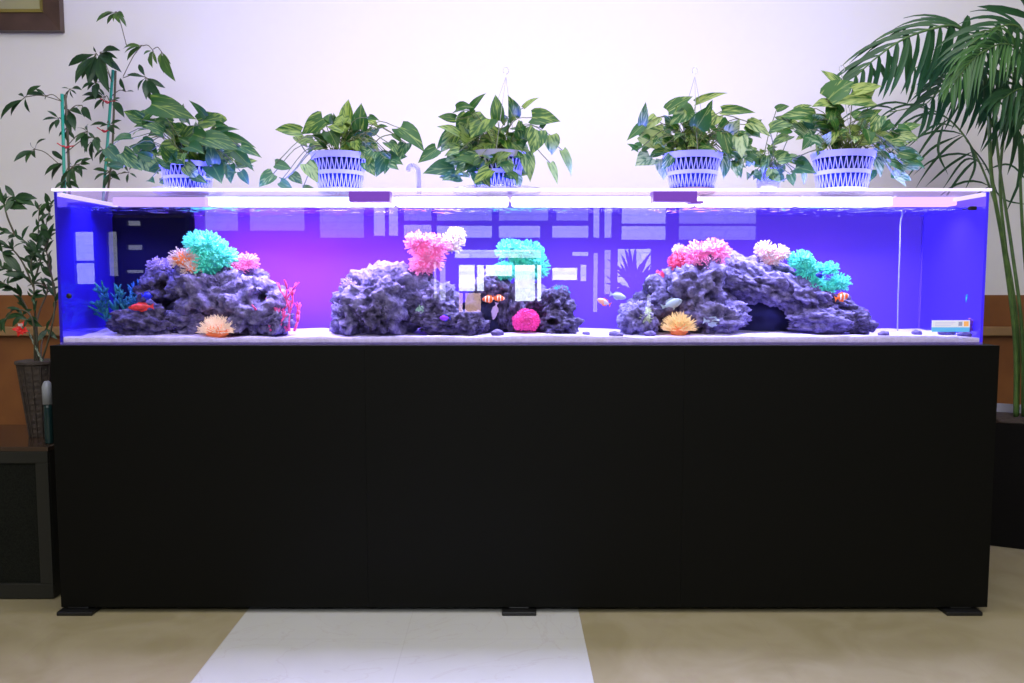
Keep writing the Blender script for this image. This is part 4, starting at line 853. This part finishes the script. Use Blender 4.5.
# ------------------------------------------------------------------ areca palm at the right
m_palm = leafmat('palm_leaf', (.016, .075, .022), (.045, .13, .035), .2, trans=.15, rough=.4)
m_palm2 = leafmat('palm_leaf_light', (.05, .15, .035), (.10, .22, .05), .3, trans=.2, rough=.4)
m_ps = pb('palm_stem', (.12, .22, .05), .45, col2=(.06, .13, .03), scale=25)
ZP = 3.413
def V(x, y, yy): return P(840+x/ZP, y/ZP, yy)
pr = P(1016, 412, .76); pr.z = pz-.012
t = thing('areca_palm', pr, 'tall arching palm with long feathery fronds in the black planter box', 'palm')
fo = MB(); fo2 = MB(); st = MB(); rnd = random.Random(5)
def frond(pts, n, ln, w, side=(1, 1), r=.0045, start=.35, hang=.5, mbx=None, ang=.9, nrm=None):
    mbx = mbx or fo; cv = curve(pts, 12); N_ = len(cv); st.tube(cv, [r*(1-.75*i/N_) for i in range(N_)], 7)
    for i in range(n):
        u = start+(1-start)*i/(n-1); k = min(N_-2, int(u*(N_-1))); fr = u*(N_-1)-k; p = cv[k].lerp(cv[k+1], fr); dr = (cv[k+1]-cv[k]).normalized()
        sd = dr.cross(Vector((0, -1, .25))).normalized()
        v = (u-start)/(1-start); l = ln*(.55+.9*math.sin(PI*min(1, .18+v*.75)))*rnd.uniform(.9, 1.08)*.72
        for s_ in (-1, 1):
            if side[0 if s_ < 0 else 1] == 0: continue
            a = ang*rnd.uniform(.85, 1.1)*(1-.55*v)
            d = (dr*math.cos(a)+sd*s_*math.sin(a)+Vector((0, rnd.uniform(-.4, .25), 0))).normalized()
            # drooping leaflet as a short curved strap
            q = p; sg = 5; dd = d.copy(); pts2 = [q]
            for j in range(sg): dd = (dd+Vector((0, 0, -hang*.22*(j+1)/2))).normalized(); q = q+dd*l/sg; pts2.append(q)
            wd = w*rnd.uniform(.85, 1.1); vs = []; at = []; lr = rnd.random(); nn = Vector((rnd.uniform(-.3, .3), -1, .5))
            ws = [.35, .85, 1, .85, .5, .03]
            for j, q in enumerate(pts2):
                tg = (pts2[min(j+1, sg)]-pts2[max(j-1, 0)]).normalized(); sxx = tg.cross(nn).normalized(); n2 = sxx.cross(tg)
                for uu in (-1, 0, 1): vs.append(q+sxx*uu*wd*ws[j]*.5+n2*abs(uu)*wd*.12); at.append((uu*ws[j]+1e-6, j/sg, lr))
            fs = []
            for j in range(sg):
                for c_ in range(2): a_ = j*3+c_; fs.append((a_, a_+1, a_+4, a_+3))
            mbx.add(vs, fs, at)
def px(*pts): return [P(x, y, yy) for x, y, yy in pts]
# main stems rise from the planter
def hang_frond(pts, n, ln, w, start, r, back=True, mbx=None, bl=1.0):
    "arching rachis whose near leaflets hang as broad straps while the far row arcs away beyond it"
    mbx = mbx or fo; cv = curve(pts, 12); N_ = len(cv); st.tube(cv, [r*(1-.75*i/N_) for i in range(N_)], 7)
    for i in range(n):
        u = start+(1-start)*i/(n-1); k = min(N_-2, int(u*(N_-1))); p = cv[k].lerp(cv[k+1], u*(N_-1)-k); dr = (cv[k+1]-cv[k]).normalized(); v = i/(n-1)
        l = ln*(.75+.5*math.sin(PI*(.15+.75*v)))*rnd.uniform(.9, 1.1)*(1-.35*v)
        tip = p+Vector((dr.x*.30+rnd.uniform(-.05, .05), -.10, -1)).normalized()*l
        leaf(mbx, p, tip, w*rnd.uniform(.85, 1.1)*(1-.25*v), Vector((rnd.uniform(.1, .5), -1, .2)), STRAP, droop=.10, fold=.22, nu=1)
        if back:
            d = (dr*1.0+Vector((0, .35, .42+.25*rnd.random()))).normalized(); q = p; pts2 = [q]
            for j in range(7): d = (d+Vector((-.05, 0, -.17))).normalized(); q = q+d*l*bl/7; pts2.append(q)
            strap(mbx, pts2, w*.62)
def strap(mbx, pts2, wd, nn=None):
    sg = len(pts2)-1; vs = []; at = []; fs = []; lr = rnd.random(); nn = nn or Vector((rnd.uniform(-.3, .3), -1, .6))
    for j, q in enumerate(pts2):
        h = [.3, .8, 1, .95, .85, .65, .35, .03][min(7, int(j*7/sg))]
        tg = (pts2[min(j+1, sg)]-pts2[max(j-1, 0)]).normalized(); sxx = tg.cross(nn).normalized(); n2 = sxx.cross(tg)
        for uu in (-1, 0, 1): vs.append(q+sxx*uu*wd*h*.5+n2*abs(uu)*wd*.12); at.append((uu*h+1e-6, j/sg, lr))
    for j in range(sg):
        for c_ in range(2): a_ = j*3+c_; fs.append((a_, a_+1, a_+4, a_+3))
    mbx.add(vs, fs, at)
hang_frond([pr]+px((1015, 340, .72), (1004, 250, .66), (992, 180, .58), (988, 110, .5), (978, 52, .46), (957, 27, .44), (928, 30, .42), (900, 41, .41), (876, 58, .40), (856, 76, .40)), 15, .20, .025, .47, .0085, bl=1.1)
hang_frond([pr+Vector((.03, 0, 0))]+px((1022, 330, .70), (1012, 250, .72), (1000, 170, .74), (990, 90, .76), (972, 52, .78), (945, 55, .80), (915, 68, .82)), 11, .24, .022, .55, .0075, back=False)
hang_frond([pr+Vector((.02, .03, 0))]+px((1018, 340, .74), (1006, 250, .72), (1000, 180, .68), (1006, 110, .6), (1000, 78, .56), (975, 72, .52), (948, 84, .5), (926, 104, .48)), 12, .20, .024, .55, .007, bl=.9)
hang_frond([pr+Vector((.06, .03, 0))]+px((1030, 340, .70), (1022, 220, .66), (1018, 130, .6), (1008, 80, .56), (1030, 62, .52), (1050, 70, .5)), 8, .22, .024, .5, .007, bl=.9)
hang_frond([pr+Vector((.05, 0, 0))]+px((1034, 300, .62), (1044, 180, .5), (1040, 80, .4), (1022, 30, .34), (995, 28, .3), (970, 45, .28)), 9, .20, .022, .6, .006, bl=1.0)
frond([pr+Vector((.03, .0, 0))]+px((1030, 300, .62), (1034, 180, .5), (1030, 80, .4), (1010, 45, .3), (978, 55, .24), (952, 85, .2)), 24, .17, .010, start=.56, hang=1.1, r=.006, mbx=fo2)
frond([pr+Vector((.06, .0, 0))]+px((1040, 300, .6), (1050, 200, .5), (1046, 130, .42), (1025, 90, .36), (1000, 100, .3)), 14, .19, .014, start=.6, hang=.9, r=.006)
# sparse low leaflets of an old frond, curving away behind the lid
cv = curve([pr+Vector((.02, .02, 0))]+px((1018, 330, .8), (1004, 240, .84), (985, 175, .88), (958, 128, .9), (925, 108, .92), (890, 112, .93)), 10); st.tube(cv, [.006*(1-.7*i/len(cv)) for i in range(len(cv))], 6)
for k in range(28, len(cv)-1, 5):
    for s_ in (-1, 1):
        p = cv[k]; d = Vector((-.55-.3*(s_ > 0), rnd.uniform(-.3, .1), .55 if s_ > 0 else -.25)).normalized(); q = p; pts2 = [q]
        for j in range(7): d = (d+Vector((-.03 if s_ > 0 else -.07, 0, -.22))).normalized(); q = q+d*.04; pts2.append(q)
        strap(fo, pts2, .011)
for (a_, b_, c2_) in [((975, 150), (950, 165), (925, 187)), ((985, 165), (965, 160), (942, 190)), ((960, 135), (930, 150), (903, 183)), ((1000, 200), (985, 165), (965, 140)), ((1005, 215), (1020, 180), (1030, 150)), ((990, 185), (1005, 200), (1028, 205)), ((985, 170), (1010, 165), (1030, 185)), ((958, 128), (935, 125), (905, 150)), ((968, 140), (975, 165), (965, 190)), ((945, 118), (938, 150), (948, 175))]:
    yy = rnd.uniform(.8, .95); strap(fo, curve([P(*a_, yy), P(*b_, yy-.05), P(*c2_, yy-.08)], 5), .010)
# explicit broad leaflets standing out of the crown
for (x0, y0, x1, y1, w_) in [(218,98,226,325,.030),(312,84,258,335,.030),(384,76,305,300,.030),(438,54,352,265,.030),(470,100,420,300,.028),(170,190,192,285,.024),(130,212,154,280,.02),(100,224,122,275,.018),(545,75,480,190,.02),(590,70,520,230,.022),(520,250,470,440,.024),(460,250,440,400,.022),(560,280,600,470,.024),(600,180,640,330,.024),(500,180,540,330,.024),(430,280,520,420,.02),(390,290,350,380,.018),(610,330,560,520,.02),(440,200,330,330,.022),(400,200,260,290,.02),(628,160,430,110,.020),(628,140,415,150,.018),(650,62,468,22,.024),(640,40,600,-25,.022),(480,200,545,70,.014),(520,200,590,65,.014),(600,230,560,420,.022),(560,210,500,400,.022),(520,220,460,440,.018),(628,260,600,470,.022),(470,230,420,420,.018),(640,300,640,560,.02),(590,330,480,520,.016),(560,250,545,480,.016),(610,120,520,60,.016)]:
    a, b = V(x0, y0, .45), V(x1, y1, .40); leaf(fo, a, b, w_*1.15, Vector((.25, -1, .2)), STRAP, droop=.06, fold=.2, nu=1)
fo.build('fronds', m_palm, t, smooth=True); fo2.build('pale_frond', m_palm2, t, smooth=True); st.build('stems', m_ps, t, smooth=True)

# spiky plant by the far window, only seen mirrored in the glass
dp = P(632, 300, -RY-.5); t = thing('spiky_plant', (dp.x, RY+.5, 0), 'spiky potted plant by the far window, mirrored in the aquarium glass', 'potted plant')
b0 = Vector((dp.x, RY+.5, 0)); MB().lathe([(0, 0), (.14, 0), (.18, .32), (.16, .32), (0, .29)], b0, 24).build('pot', m_fpot, t)
MB().tube([b0+Vector((0, 0, .3)), b0+Vector((0, 0, .98))], .02, 8).build('trunk', m_bst, t)
sp = MB()
for i in range(46):
    a = rnd.uniform(0, 2*PI); e = rnd.uniform(-.2, 1.35); d = Vector((math.cos(a)*math.cos(e), math.sin(a)*math.cos(e), math.sin(e))); c_ = b0+Vector((0, 0, rnd.uniform(.75, 1.0))); leaf(sp, c_, c_+d*.34, .035, Vector((0, 1, .3)), STRAP, droop=.1, nu=1)
sp.build('foliage', m_umb, t)

# ------------------------------------------------------------------ room light
lamp('ceiling_light', (0, -1.6, HC-.05), (0, 0, 0), 4.5, 1.6, (1, .97, .92), 60)
lamp('ceiling_light', (.2, -.1, HC-.05), (math.radians(22), 0, 0), 3.0, .5, (1, .98, .93), 23)
lamp('window_light', (0, -3.9, 2.6), (math.radians(55), 0, 0), 5, .5, (.92, .96, 1), 60)
W_ = bpy.data.worlds.new('world'); S.world = W_; W_.use_nodes = True; W_.node_tree.nodes['Background'].inputs[0].default_value = (.7, .75, .85, 1); W_.node_tree.nodes['Background'].inputs[1].default_value = .35
S.view_settings.view_transform = 'Standard'; S.view_settings.look = 'None'; S.view_settings.exposure = 0
S.cycles.use_denoising = True
S.cycles.max_bounces = 10; S.cycles.transparent_max_bounces = 24; S.cycles.glossy_bounces = 5; S.cycles.sample_clamp_indirect = 6
S.cycles.caustics_reflective = False; S.cycles.caustics_refractive = False
